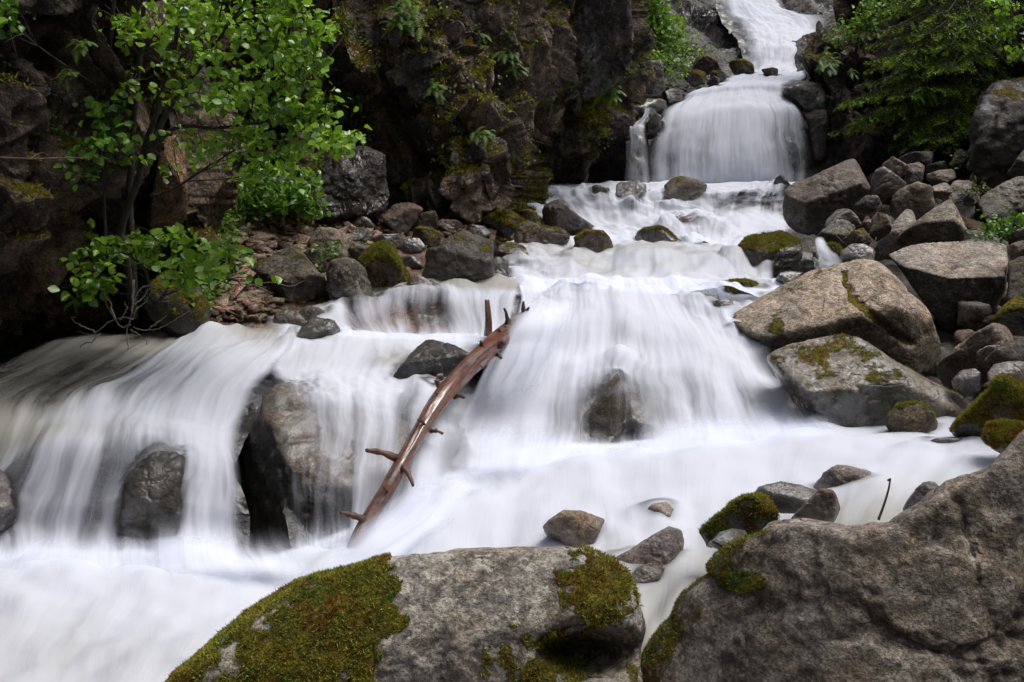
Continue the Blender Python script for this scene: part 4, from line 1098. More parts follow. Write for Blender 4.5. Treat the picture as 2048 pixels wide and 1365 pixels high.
rock('stone', 'low mossy stone wedged in front of the upright brown stone', 'stone', 'Z5', 10.1, 'M', [(745, 525), (800, 480), (880, 458), (925, 480), (910, 530), (860, 570), (770, 570)], moss=.22, wet=.2, base=(.15, .12, .085), group=RB)
rock('stone', 'small grey stone behind the low mossy one', 'stone', 'Z5', 10.8, 'G', [(845, 445), (888, 408), (908, 420), (900, 480), (860, 490)], group=RB)
rock('stone', 'glittering wet stone with bright speckles at the head of the huge tan boulder', 'stone', 'Z5', 9.7, 'W', [(735, 590), (790, 548), (870, 543), (918, 573), (980, 580), (960, 620), (860, 660), (740, 650)], base=(.30, .28, .26), wet=1.2, group=RB, lich=.8)
rock('stone', 'round stone with a moss cap beside the little side trickle', 'stone', 'Z5', 9.9, 'M', [(622, 570), (650, 548), (700, 538), (748, 560), (745, 650), (690, 660), (640, 610)], group=RB, tufts=500, tsize=.016)
rock('boulder', 'dark wet boulder with a green moss crown, in midstream right', 'boulder', 'Z5', 10.5, 'M', [(200, 575), (238, 510), (330, 489), (420, 480), (500, 508), (552, 548), (602, 560), (615, 640), (600, 730), (400, 740), (280, 690), (215, 640)], planes=((0, -.95, -.2, .5), (-.1, -.4, .9, .40)), moss=.25, wet=.9, sub=6, tufts=2500, tsize=.018, group=RB)
rock('stone', 'small wet black stone at the tip of the huge tan boulder', 'stone', 'Z5', 9.2, 'D', [(382, 750), (420, 698), (480, 683), (545, 692), (510, 740), (440, 790), (390, 785)], group=RB, base=(.09, .08, .07), wet=1)
rock('stone', 'low olive moss covered stone with a wet hollow, in midstream', 'stone', 'Z5', 9.1, 'M', [(92, 778), (150, 740), (240, 736), (320, 760), (405, 770), (370, 815), (290, 840), (200, 850), (110, 815)], group=RB, tufts=1200, tsize=.016)
rock('stone', 'black wet stone, smaller of the pair left of the huge tan boulder', 'stone', 'Z5', 8.75, 'D', [(0, 830), (40, 799), (92, 808), (104, 835), (60, 870), (15, 860)], wet=1, group=MB)
rock('stone', 'black wet stone, larger of the pair left of the huge tan boulder', 'stone', 'Z5', 8.55, 'D', [(52, 855), (110, 834), (170, 838), (175, 865), (130, 915), (80, 905)], wet=1, group=MB)
rock('boulder', 'rough grey boulder at the right edge above the green plants', 'boulder', 'Z5', 10.9, 'G', [(1440, 345), (1500, 280), (1580, 228), (1660, 193), (1760, 180), (1880, 240), (1880, 400), (1760, 440), (1600, 455), (1490, 450), (1445, 410)], sub=6, group=RB)
rock('stone', 'pale flat topped stone at the back of the pile, right one of two', 'stone', 'Z5', 13.2, 'T', [(1285, 290), (1325, 225), (1380, 180), (1432, 173), (1440, 250), (1395, 310), (1330, 330)], base=(.27, .23, .20), p=18, planes=((-.1, -.5, .86, .4),), group=RB)
rock('stone', 'pale flat topped stone at the back of the pile, left one of two', 'stone', 'Z5', 13.0, 'T', [(1218, 245), (1280, 224), (1330, 226), (1330, 280), (1290, 310), (1235, 295)], base=(.30, .26, .23), p=18, planes=((-.1, -.5, .86, .4),), group=RB)
rock('stone', 'long flat slab with a mossy left end under the spruce', 'stone', 'Z5', 14.0, 'T', [(1185, 180), (1260, 158), (1362, 146), (1366, 195), (1290, 225), (1215, 245), (1188, 220)], p=18, planes=((0, -.5, .86, .35),), group=RB)
rock('stone', 'thin dark slab lying above the long flat slab', 'stone', 'Z5', 14.6, 'K', [(1188, 135), (1260, 113), (1322, 108), (1318, 150), (1240, 172), (1190, 165)], p=18, group=RB)
rock('stone', 'rounded brown stone beside the bright little plant under the spruce', 'stone', 'Z5', 14.8, 'K', [(1316, 150), (1320, 110), (1335, 68), (1370, 43), (1412, 63), (1424, 110), (1395, 160)], group=RB, base=(.13, .10, .085))
rock('stone', 'long low dark slab in shade under the spruce boughs', 'stone', 'Z5', 15.2, 'K', [(1020, 110), (1045, 88), (1110, 64), (1200, 58), (1272, 68), (1275, 120), (1200, 140), (1100, 135)], group=RB, base=(.12, .105, .095), p=16)
rock('stone', 'grey stone half hidden by grass at the right', 'stone', 'Z5', 12.2, 'G', [(1380, 305), (1420, 273), (1480, 273), (1475, 320), (1440, 350), (1390, 340)], group=RB)
rock('boulder', 'tall dark rock face with mossy top at the right edge of the picture', 'boulder', 'F', 14.2, 'K', [(1938, 330), (1942, 245), (1958, 196), (1990, 166), (2048, 154), (2140, 150), (2200, 300), (2120, 400), (2000, 400), (1950, 370)], sub=6, moss=.05, base=(.062, .05, .042), wet=.5, p=22, thick=.9, nr=11, amp=1.6)
rock('boulder', 'dark rounded boulder at the right edge below the tall rock face', 'boulder', 'Z5', 12.6, 'K', [(1615, 175), (1660, 100), (1700, 52), (1760, 40), (1840, 120), (1800, 200), (1700, 230), (1625, 215)], group=RB)
rock('boulder', 'brown boulder at the right edge level with the flat topped block', 'boulder', 'Z5', 9.2, 'T', [(1618, 550), (1690, 528), (1780, 540), (1800, 620), (1700, 650), (1630, 640)], base=(.16, .125, .10), group=RB)
rock('boulder', 'dark boulder at the right edge below the flat block', 'boulder', 'Z5', 8.8, 'K', [(1615, 640), (1690, 610), (1790, 620), (1850, 760), (1800, 880), (1700, 890), (1625, 820)], group=RB)
rock('stone', 'low grey stone behind the flat topped block at the right edge', 'stone', 'Z5', 9.9, 'G', [(1600, 515), (1660, 468), (1770, 450), (1800, 560), (1640, 570)], group=RB)
rock('boulder', 'shadowed boulder with green moss in the hollow at the right edge', 'boulder', 'Z5', 8.3, 'M', [(1520, 960), (1590, 870), (1660, 815), (1730, 845), (1800, 900), (1800, 1020), (1650, 1010)], group=RB)
rock('boulder', 'brown rounded boulder under the dark hollow at the right edge', 'boulder', 'Z5', 7.3, 'T', [(1200, 1200), (1330, 1108), (1430, 1018), (1535, 963), (1620, 973), (1800, 990), (1800, 1130), (1600, 1180), (1440, 1290), (1260, 1310)], base=(.19, .15, .125), sub=6, group=RB)
rock('stone', 'pale angular stone between two brown boulders at right', 'stone', 'Z5', 7.05, 'T', [(1450, 1115), (1500, 1083), (1610, 1070), (1580, 1130), (1510, 1210), (1460, 1190)], base=(.34, .29, .27), group=RB)
rock('boulder', 'dark smooth boulder above the golden moss at the right edge', 'boulder', 'Z5', 6.7, 'K', [(1464, 1250), (1500, 1140), (1580, 1078), (1660, 1048), (1800, 1040), (1820, 1190), (1650, 1260), (1500, 1310)], group=RB, base=(.13, .11, .10))
rock('stone', 'wet shining round stone in the gap at right', 'stone', 'Z5', 6.75, 'W', [(1318, 1265), (1368, 1210), (1440, 1198), (1476, 1222), (1466, 1310), (1420, 1350), (1340, 1340)], wet=1.2, base=(.2, .19, .185), group=RB)
rock('stone', 'pale stone lying above the golden moss', 'stone', 'Z5', 6.45, 'T', [(1495, 1240), (1540, 1180), (1620, 1163), (1780, 1160), (1800, 1250), (1600, 1270), (1530, 1290)], base=(.32, .27, .24), wet=.6, group=RB)
rock('boulder', 'boulder thickly coated in golden moss at the right edge', 'boulder', 'Z9', 6.0, 'M', [(1725, 620), (1760, 565), (1800, 520), (1885, 440), (1915, 380), (1980, 348), (2100, 345), (2160, 500), (2100, 650), (1940, 700), (1800, 700)], moss=.62, sub=6, tufts=6000, tsize=.014, base=(.10, .065, .04), group=RB)
rock('stone', 'small stone with bright yellow moss above the lower right boulder', 'stone', 'Z9', 5.5, 'M', [(1852, 660), (1880, 598), (1950, 588), (2040, 598), (2080, 660), (2010, 740), (1940, 760), (1885, 730)], moss=.65, tufts=3000, tsize=.013, group=RB)
rock('stone', 'round stone with a mossy crown at the edge of the pool', 'stone', 'Z9', 6.4, 'M', [(1360, 610), (1388, 550), (1440, 508), (1530, 498), (1592, 530), (1634, 590), (1640, 660), (1560, 690), (1440, 690)], moss=.18, wet=.2, base=(.16, .125, .09), tufts=900, tsize=.014, group=RB)
rock('stone', 'low wet stone half drowned at the right end of the pool', 'stone', 'Z9', 6.0, 'W', [(1555, 695), (1620, 668), (1720, 666), (1840, 688), (1905, 728), (1930, 790), (1800, 800), (1620, 760)], base=(.15, .13, .12), group=RB)
# midstream
rock('boulder', 'black wet boulder just left of the fallen log', 'boulder', 'ZL', 6.92, 'D', [(420, 470), (468, 380), (530, 308), (600, 240), (650, 226), (720, 238), (800, 268), (835, 300), (800, 380), (720, 470), (600, 520), (480, 510)], planes=((-.1, -.35, .93, .55), (.1, -.98, -.1, .5)), nr=3, p=14, sub=6, base=(.032, .027, .020), wet=.8, ext=1.3)
rock('stone', 'small wet glassy stone against the log', 'stone', 'ZL', 6.7, 'W', [(545, 490), (580, 450), (640, 435), (690, 450), (680, 510), (600, 520)], base=(.12, .12, .12), wet=1.2)
rock('boulder', 'big boulder with a pale washed top and black mossy front, left of the log foot', 'boulder', 'Z8', 6.08, 'T',
     [(822, 560), (850, 490), (910, 408), (975, 318), (1012, 272), (1080, 265), (1250, 310), (1450, 370), (1620, 480), (1660, 640), (1500, 820), (1300, 900), (1130, 950), (980, 950), (880, 900), (845, 720)],
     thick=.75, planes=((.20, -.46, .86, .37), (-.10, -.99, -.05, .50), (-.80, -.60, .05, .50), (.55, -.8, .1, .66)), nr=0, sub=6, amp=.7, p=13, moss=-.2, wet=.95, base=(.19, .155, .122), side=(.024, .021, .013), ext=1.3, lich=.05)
rock('boulder', 'narrow dark boulder standing between two falls at left', 'boulder', 'Z8', 5.5, 'D', [(450, 640), (485, 545), (540, 490), (600, 453), (662, 458), (684, 510), (675, 600), (655, 700), (625, 820), (590, 920), (490, 920), (450, 820)], thick=.9, planes=((0, -.99, 0, .7),), base=(.034, .026, .019), p=12, sub=6, wet=.7, ext=1.3)
rock('stone', 'grey stone cut off by the left edge of the picture, beside the left fall', 'stone', 'Z8', 5.35, 'G', [(-90, 590), (-20, 570), (25, 600), (46, 660), (46, 740), (15, 870), (-90, 900)], group=FB, base=(.10, .085, .08), wet=.6)
rock('stone', 'small dark stone under the black overhang at left', 'stone', 'Z8', 7.25, 'D', [(80, 275), (140, 208), (200, 178), (258, 193), (256, 230), (150, 280)], group=MB)
rock('stone', 'black glistening stone in the water below the shale', 'stone', 'Z7', 8.0, 'D', [(705, 935), (738, 870), (800, 828), (870, 838), (940, 848), (982, 900), (1000, 955), (900, 980), (780, 975)], wet=1.2, moss=.0, group=LB, planes=((-.1, -.5, .86, .5),))
rock('stone', 'wet brown stone with a thin veil of water, at the foot of the shale', 'stone', 'Z7', 8.35, 'T', [(560, 900), (588, 810), (650, 788), (720, 800), (766, 850), (740, 910), (640, 930)], wet=.8, base=(.11, .09, .07), group=LB)
rock('stone', 'flat brown stone behind the black glistening stone', 'stone', 'Z7', 8.6, 'T', [(685, 800), (740, 773), (830, 773), (905, 810), (900, 870), (800, 880), (720, 840)], wet=.7, base=(.12, .095, .07), group=LB)
rock('stone', 'thin brown slab sliding into the water under the round stones', 'stone', 'Z7', 9.0, 'T', [(900, 810), (1000, 760), (1100, 730), (1200, 690), (1310, 648), (1440, 645), (1380, 700), (1200, 770), (1000, 830)], wet=.6, base=(.17, .13, .085), thick=.6, nr=3, group=LB, seat=False, ext=1.)
rock('boulder', 'largest dark boulder at the foot of the scree, with a pointed top', 'boulder', 'Z7', 9.0, 'K', [(400, 545), (500, 500), (600, 458), (682, 410), (745, 450), (812, 530), (872, 600), (898, 660), (870, 780), (760, 810), (640, 780), (560, 680), (470, 600)], sub=6, planes=((-.2, -.5, .85, .55),), group=LB, base=(.10, .085, .068), wet=.25)
rock('stone', 'upright dark stone with a mossy side, right of the largest dark boulder', 'stone', 'Z7', 9.25, 'K', [(735, 465), (800, 422), (862, 438), (884, 490), (880, 600), (830, 600), (790, 510)], group=LB)
rock('boulder', 'round smooth grey boulder with a cracked top', 'boulder', 'Z7', 9.0, 'G', [(884, 570), (908, 500), (980, 481), (1052, 494), (1115, 550), (1140, 625), (1115, 720), (1040, 770), (960, 750), (895, 680)], p=7, nr=4, base=(.105, .088, .076), wet=.35, group=LB)
rock('stone', 'small dark stone in the nook below the round grey boulder', 'stone', 'Z7', 8.8, 'D', [(888, 695), (920, 658), (965, 663), (985, 700), (950, 760), (895, 745)], group=LB)
rock('boulder', 'mossy golden boulder between the round grey one and the tall dark block', 'boulder', 'Z7', 9.15, 'M', [(1080, 495), (1150, 418), (1232, 388), (1284, 418), (1315, 500), (1356, 570), (1345, 670), (1270, 710), (1160, 720), (1125, 600)], moss=.50, tufts=4500, tsize=.016, sub=6, group=LB, base=(.11, .085, .05))
rock('stone', 'low flat stone at the foot of the tall dark block', 'stone', 'Z7', 9.3, 'D', [(1330, 610), (1420, 578), (1495, 620), (1520, 670), (1380, 680)], base=(.10, .075, .055), group=LB)
rock('boulder', 'tall dark block with a pale streaked shoulder, at the waterside', 'boulder', 'Z7', 9.75, 'D', [(1462, 470), (1480, 425), (1545, 418), (1600, 360), (1685, 323), (1762, 348), (1866, 385), (1866, 450), (1846, 560), (1835, 680), (1700, 680), (1540, 650), (1480, 590)], planes=((.2, -.45, .87, .52), (-.1, -1, 0, .55)), nr=3, p=15, sub=6, base=(.085, .072, .06), moss=.02, wet=.5, thick=.9, group=LB)
rock('stone', 'dark square block beside the little fall, right of the tall block', 'stone', 'Z7', 9.85, 'D', [(1832, 495), (1890, 476), (1955, 500), (1952, 680), (1828, 690)], p=20, base=(.06, .055, .045), group=LB)
rock('boulder', 'pale tan boulder lying on the scree behind the round grey one', 'boulder', 'Z7', 10.2, 'T', [(772, 390), (830, 308), (910, 308), (990, 328), (1034, 380), (1015, 470), (940, 520), (860, 490), (800, 440)], base=(.19, .15, .115), group=LB)
rock('stone', 'long dark stone under the leafy bush on the scree', 'stone', 'Z7', 11.3, 'K', [(800, 205), (850, 178), (950, 193), (1034, 235), (1052, 300), (980, 320), (890, 290), (830, 240)], group=LB)
rock('stone', 'wet speckled slab at the top of the tiny trickle', 'stone', 'Z7', 11.1, 'W', [(1005, 235), (1080, 228), (1144, 260), (1186, 312), (1150, 345), (1050, 315)], wet=1.1, base=(.16, .15, .14), group=LB)
rock('boulder', 'reddish brown angular block below the cliff, left half of a split pair', 'boulder', 'Z7', 12.0, 'B', [(1175, 335), (1200, 260), (1240, 198), (1300, 163), (1420, 148), (1450, 160), (1455, 210), (1400, 270), (1300, 340), (1220, 350)], p=18, planes=((-.3, -.5, .8, .5),), group=LB, base=(.135, .088, .062))
rock('stone', 'pale tan shard, right half of the split pair below the cliff', 'stone', 'Z7', 12.1, 'B', [(1436, 150), (1490, 128), (1542, 168), (1574, 220), (1545, 250), (1500, 210)], p=18, base=(.24, .165, .125), group=LB)
rock('stone', 'dark brown slab leaning in front of the split pair', 'stone', 'Z7', 11.8, 'K', [(1285, 335), (1360, 263), (1430, 228), (1522, 208), (1546, 250), (1535, 310), (1420, 340)], group=LB, base=(.09, .065, .045), moss=.12)
rock('stone', 'black mossy slab below the leaning brown slab', 'stone', 'Z7', 11.3, 'M', [(1335, 345), (1400, 308), (1500, 308), (1564, 350), (1576, 400), (1520, 440), (1420, 410)], group=LB)
rock('stone', 'dark stone at the left of the tiny trickle', 'stone', 'Z7', 10.7, 'K', [(1012, 355), (1060, 308), (1130, 318), (1166, 360), (1100, 410), (1040, 400)], group=LB)
rock('stone', 'grey brown stone between the pale tan boulder and the mossy golden one', 'stone', 'Z7', 10.1, 'K', [(990, 460), (1040, 393), (1080, 383), (1156, 410), (1146, 470), (1080, 520), (1000, 510)], group=LB, base=(.125, .10, .085))
rock('stone', 'flat wet brown stone in the middle of the trickle stones', 'stone', 'Z7', 10.7, 'W', [(1110, 385), (1200, 348), (1300, 343), (1346, 380), (1300, 440), (1210, 420)], base=(.10, .085, .07), group=LB)
rock('stone', 'shiny wet stone behind the tall dark block', 'stone', 'Z7', 10.4, 'W', [(1300, 425), (1360, 368), (1430, 368), (1468, 420), (1420, 470), (1330, 465)], group=LB, wet=1.2)
rock('stone', 'wet dark ledge stone beside the thread of water', 'stone', 'Z7', 9.9, 'D', [(1290, 485), (1390, 468), (1446, 500), (1446, 560), (1330, 560)], base=(.10, .08, .07), wet=1, group=LB)
rock('stone', 'rust brown pointed stone against the cliff foot', 'stone', 'Z7', 12.6, 'B', [(1635, 250), (1700, 188), (1752, 178), (1766, 230), (1710, 280)], base=(.16, .085, .055), group=LB)
rock('stone', 'small rust brown slab among the rubble under the cliff', 'stone', 'Z7', 12.3, 'B', [(1500, 295), (1560, 258), (1650, 263), (1696, 290), (1650, 345), (1560, 350)], base=(.12, .07, .05), group=LB)
rock('stone', 'wet grey slab left of the moss capped stones', 'stone', 'Z7', 11.5, 'W', [(1672, 315), (1730, 288), (1810, 298), (1856, 340), (1800, 375), (1700, 350)], group=LB)
rock('stone', 'black stone with a green moss cap at the left bank, front of two', 'stone', 'Z6', 12.1, 'M', [(15, 355), (60, 308), (150, 263), (220, 298), (274, 330), (240, 385), (130, 410), (50, 395)], group=MB, tufts=1500, tsize=.018)
rock('stone', 'mossy stone behind the black moss capped one on the left bank', 'stone', 'Z6', 12.5, 'M', [(205, 290), (290, 270), (342, 290), (366, 360), (290, 380)], group=MB, base=(.11, .075, .05))
rock('boulder', 'broad brown mossy boulder at the left bank of the rapids', 'boulder', 'Z6', 11.7, 'M', [(105, 440), (180, 388), (250, 343), (300, 338), (380, 368), (480, 378), (546, 440), (556, 540), (430, 570), (330, 540), (200, 480)], moss=.10, wet=.3, base=(.125, .095, .068), sub=6, group=MB, tufts=900, tsize=.018)
rock('stone', 'flat ledge stone over the little side fall', 'stone', 'Z6', 11.1, 'K', [(88, 515), (120, 458), (200, 446), (290, 473), (326, 500), (320, 550), (200, 550), (105, 545)], p=18, planes=((0, -.4, .9, .3),), base=(.14, .115, .085), group=MB)
rock('boulder', 'upright glistening brown boulder at the left edge of the rapids', 'boulder', 'Z6', 12.8, 'W', [(345, 300), (378, 220), (440, 193), (492, 228), (562, 300), (602, 330), (665, 380), (620, 410), (500, 400), (400, 370)], base=(.13, .095, .07), wet=.9, sub=6, group=MB)
rock('stone', 'low mossy stone with spray over its foot', 'stone', 'Z6', 12.0, 'M', [(540, 425), (600, 383), (700, 388), (764, 440), (800, 500), (700, 535), (555, 520)], group=MB)
rock('boulder', 'mossy hump of a boulder in the middle of the rapids', 'boulder', 'Z6', 12.1, 'M', [(808, 490), (850, 428), (920, 378), (1020, 365), (1082, 388), (1146, 450), (1150, 500), (1000, 520), (880, 520)], moss=.25, sub=6, group=MB, tufts=1800, tsize=.018)
rock('stone', 'grey smooth stone at the far left of the base of the main fall', 'stone', 'Z6', 15.7, 'G', [(195, 200), (240, 138), (290, 110), (342, 138), (366, 200), (280, 225)], wet=.5, base=(.085, .075, .07), group=MB)
rock('stone', 'dark speckled stone at the foot of the main fall, left of three', 'stone', 'Z6', 16.2, 'D', [(595, 155), (660, 136), (730, 153), (776, 200), (690, 220), (615, 195)], base=(.10, .09, .075), group=MB)
rock('stone', 'wet flat faced block at the foot of the main fall, middle of three', 'stone', 'Z6', 15.9, 'W', [(755, 170), (768, 113), (830, 123), (892, 108), (934, 130), (950, 200), (870, 225), (785, 205)], base=(.17, .16, .155), p=20, planes=((-.3, -.6, .74, .45),), wet=1.1, group=MB)
rock('stone', 'rounded dark mossy stone at the foot of the main fall, right of three', 'stone', 'Z6', 15.9, 'M', [(1030, 140), (1080, 93), (1140, 88), (1230, 118), (1322, 158), (1350, 195), (1250, 235), (1120, 230), (1045, 195)], moss=.05, base=(.105, .09, .06), group=MB)
rock('stone', 'small pointed stone in front of the right side of the main fall', 'stone', 'Z6', 15.6, 'K', [(1610, 160), (1640, 98), (1670, 80), (1702, 108), (1735, 150), (1660, 180)], group=MB)
rock('boulder', 'grey boulder drowned under thin sheets of water in the rapids', 'boulder', 'Z6', 13.35, 'W', [(1080, 380), (1120, 310), (1180, 300), (1260, 360), (1350, 420), (1360, 470), (1280, 510), (1140, 500)], base=(.17, .15, .145), group=MB, seat=False)
rock('boulder', 'dark wet boulder showing through the veil in the middle of the fan', 'boulder', 'F', 7.3, 'T', [(1110, 950), (1130, 890), (1165, 830), (1205, 780), (1238, 735), (1252, 790), (1254, 880), (1240, 950)], base=(.14, .11, .07), wet=.6, moss=.0)
rock('stone', 'grey stone with brown moss showing under the veil beside the log', 'stone', 'F', 6.35, 'W', [(840, 900), (870, 850), (900, 850), (920, 885), (905, 930), (860, 940)], base=(.2, .17, .15))
rock('stone', 'tip of a brown stone showing at the crest of the fan', 'stone', 'F', 9.1, 'T', [(1125, 600), (1140, 580), (1165, 571), (1195, 580), (1190, 610), (1150, 615)], base=(.16, .12, .08), wet=.6)
# shelf and the ledges either side of the main fall
rock('boulder', 'square lichened grey block on the ledge left of the main fall', 'boulder', 'Z3', 18.6, 'G', [(385, 450), (420, 420), (580, 413), (604, 440), (604, 600), (560, 640), (440, 640), (405, 560)], p=22, nr=3, lich=.7, moss=-.05, base=(.13, .115, .105), group=UB)
rock('stone', 'bright mossy stone at the foot of the far fall', 'stone', 'Z3', 20.8, 'M', [(1030, 460), (1060, 418), (1150, 403), (1225, 438), (1215, 500), (1120, 520), (1050, 500)], moss=.55, group=UB)
rock('stone', 'low wet stones in the middle of the shelf water', 'stone', 'Z3', 20.4, 'K', [(1235, 500), (1270, 475), (1350, 460), (1435, 488), (1420, 520), (1300, 535)], group=UB)
rock('stone', 'olive mossy stone at the left end of the shelf', 'stone', 'Z3', 19.6, 'M', [(730, 525), (760, 490), (830, 476), (905, 500), (880, 570), (760, 590)], moss=.4, group=UB)
rock('stone', 'small rounded brown stone at the lip of the main fall', 'stone', 'Z3', 19.0, 'K', [(895, 565), (950, 518), (1004, 540), (1000, 590), (920, 595)], group=UB)
rock('stone', 'mossy brown hump behind the small rounded lip stone', 'stone', 'Z3', 19.8, 'M', [(900, 520), (940, 480), (1010, 490), (1040, 530), (1000, 560), (930, 560)], moss=.3, group=UB)
rock('stone', 'orange topped brown stone on the shelf below the bright bush', 'stone', 'Z3', 21.3, 'B', [(780, 400), (850, 372), (910, 378), (975, 410), (990, 480), (900, 500), (810, 470)], moss=.05, group=UB)
rock('boulder', 'dark layered ledge at the right lip of the main fall', 'boulder', 'Z3', 18.5, 'K', [(1425, 605), (1480, 580), (1565, 555), (1700, 570), (1720, 740), (1560, 760), (1440, 710)], p=20, nr=3, base=(.055, .050, .048), wet=.6, group=UB)
rock('boulder', 'pale ledge block under the right corner of the main fall', 'boulder', 'Z3', 18.1, 'K', [(1520, 720), (1600, 700), (1720, 720), (1740, 900), (1700, 1060), (1640, 1050), (1600, 860)], p=18, base=(.085, .065, .055), group=UB)
rock('boulder', 'black stepped block left of the main fall beside the thin side fall', 'boulder', 'Z3', 17.9, 'D', [(470, 860), (490, 780), (530, 755), (590, 790), (590, 860), (560, 960), (490, 960)], p=18, group=UB)
rock('boulder', 'dark ledge at the upper left lip of the main fall', 'boulder', 'Z3', 18.7, 'K', [(600, 630), (650, 605), (730, 605), (745, 700), (700, 740), (600, 730)], p=20, base=(.085, .07, .06), wet=.6, group=UB)
rock('boulder', 'wet flat ledge left of the main fall under the square block', 'boulder', 'Z3', 18.3, 'W', [(280, 720), (330, 640), (430, 615), (630, 690), (640, 740), (500, 790), (320, 850)], p=18, base=(.16, .145, .135), planes=((0, -.5, .86, .35),), group=UB)
rock('boulder', 'pale wet pillar left of the thin side fall', 'boulder', 'Z3', 18.0, 'W', [(225, 1010), (260, 900), (330, 860), (360, 960), (350, 1240), (260, 1260), (240, 1150)], p=20, base=(.12, .11, .105), group=UB)
rock('boulder', 'brown step block catching the thin side fall', 'boulder', 'Z3', 18.0, 'K', [(325, 880), (370, 850), (470, 850), (500, 900), (500, 1250), (340, 1250)], p=20, base=(.115, .09, .075), wet=.7, group=UB)
rock('crag', 'overhanging dark crag block left of the bright far bush', 'crag', 'F', 15.2, 'K', [(1130, -120), (1270, -120), (1262, 0), (1272, 110), (1255, 140), (1215, 195), (1165, 210), (1140, 150), (1125, 60)], p=20, sub=6, nr=5, base=(.085, .075, .068), thick=1., ext=1., lich=.4)
rock('crag', 'tan sunlit pillar of cliff rock behind the alder stems', 'crag', 'F', 8.0, 'T', [(300, 470), (305, 380), (320, 290), (345, 255), (372, 290), (375, 400), (372, 460), (340, 490)], p=22, nr=4, base=(.30, .185, .105), ext=1.1, wet=0, moss=-.3, lich=.1)
rock('crag', 'pale tan slab of cliff rock at the upper left behind the leaves', 'crag', 'F', 7.35, 'T', [(255, 60), (285, 10), (330, 0), (350, 40), (352, 120), (330, 170), (285, 110)], p=22, nr=4, base=(.22, .145, .095), wet=0, moss=-.3)
rock('crag', 'black blocky crag with a wet shining face at the left end of the scree', 'crag', 'F', 11.3, 'D', [(600, 440), (620, 340), (660, 300), (730, 290), (770, 310), (780, 400), (772, 440), (690, 460)], p=20, nr=5, sub=6, base=(.075, .066, .062), wet=.6, ext=1.1, thick=.7)
rock('crag', 'lumpy dark crag at the corner of the buttress above the rapids', 'crag', 'F', 12.2, 'D', [(880, 420), (930, 380), (960, 345), (990, 355), (1005, 400), (1000, 430), (930, 450)], sub=6, base=(.075, .062, .055), wet=.7)
rock('crag', 'knuckle of moss topped cliff jutting from the buttress', 'crag', 'F', 12.1, 'K', [(790, 260), (830, 200), (880, 165), (925, 200), (962, 245), (960, 280), (920, 300), (850, 310)], sub=6, base=(.085, .07, .06), moss=.12, p=15)
rock('boulder', 'low brown wet rock along the water below the overhang at left', 'boulder', 'F', 7.75, 'B', [(250, 690), (280, 660), (360, 645), (450, 650), (520, 660), (500, 690), (400, 705), (300, 710)], wet=.5, base=(.085, .05, .036), thick=.9)
rock('boulder', 'mossy dark hump of bank under the leafy shrub', 'boulder', 'F', 7.7, 'M', [(255, 640), (290, 580), (340, 540), (395, 560), (420, 620), (415, 655), (330, 670)], moss=.25, base=(.05, .04, .03), wet=.3, tufts=1500, tsize=.018)

# water thins to nothing where it laps on a stone
for (_ob, _X, _e, _sh) in WATER_OBJS:
    _dm = np.full(len(_X), 9.)
    for (_c, _r, _S) in WET_STONES:
        _k = np.where(((_X - _c) ** 2).sum(1) < (_r + .2) ** 2)[0]
        for _q in range(0, len(_k), 1500):
            _j = _k[_q:_q + 1500]
            _dd = np.sqrt(np.maximum((_X[_j] ** 2).sum(1)[:, None] + (_S ** 2).sum(1)[None] - 2 * _X[_j] @ _S.T, 0)).min(1)
            _dm[_j] = np.minimum(_dm[_j], _dd)
    _n = fbm(_X * 3., 3, 7)
    def _blur(q):
        q = q.reshape(_sh)
        for _ in range(3):
            z = np.pad(q, 1, mode='edge')
            q = (z[:-2, 1:-1] + z[2:, 1:-1] + z[1:-1, :-2] + z[1:-1, 2:] + 2 * z[1:-1, 1:-1]) / 6.
        return q.ravel()
    _wd = .006 * _X[:, 1] * (1 + .8 * _n)
    _f = _blur(sstep(-.25, 1.2, _dm / np.maximum(_wd, .01)))
    _up = _X.copy()
    _up[:, 2] += _blur(.011 * _X[:, 1] * np.exp(-(_dm / (.024 * _X[:, 1])) ** 2) * np.clip(.55 + 1.2 * _n, 0, 1.4))
    if _ob.name.startswith('waterfall'):
        _up = _X
    _ob.data.vertices.foreach_set('co', _up.astype(np.float32).ravel())
    _ob.data.update()
    _ob.data.attributes['edge'].data.foreach_set('value', (_e * _f).astype(np.float32))

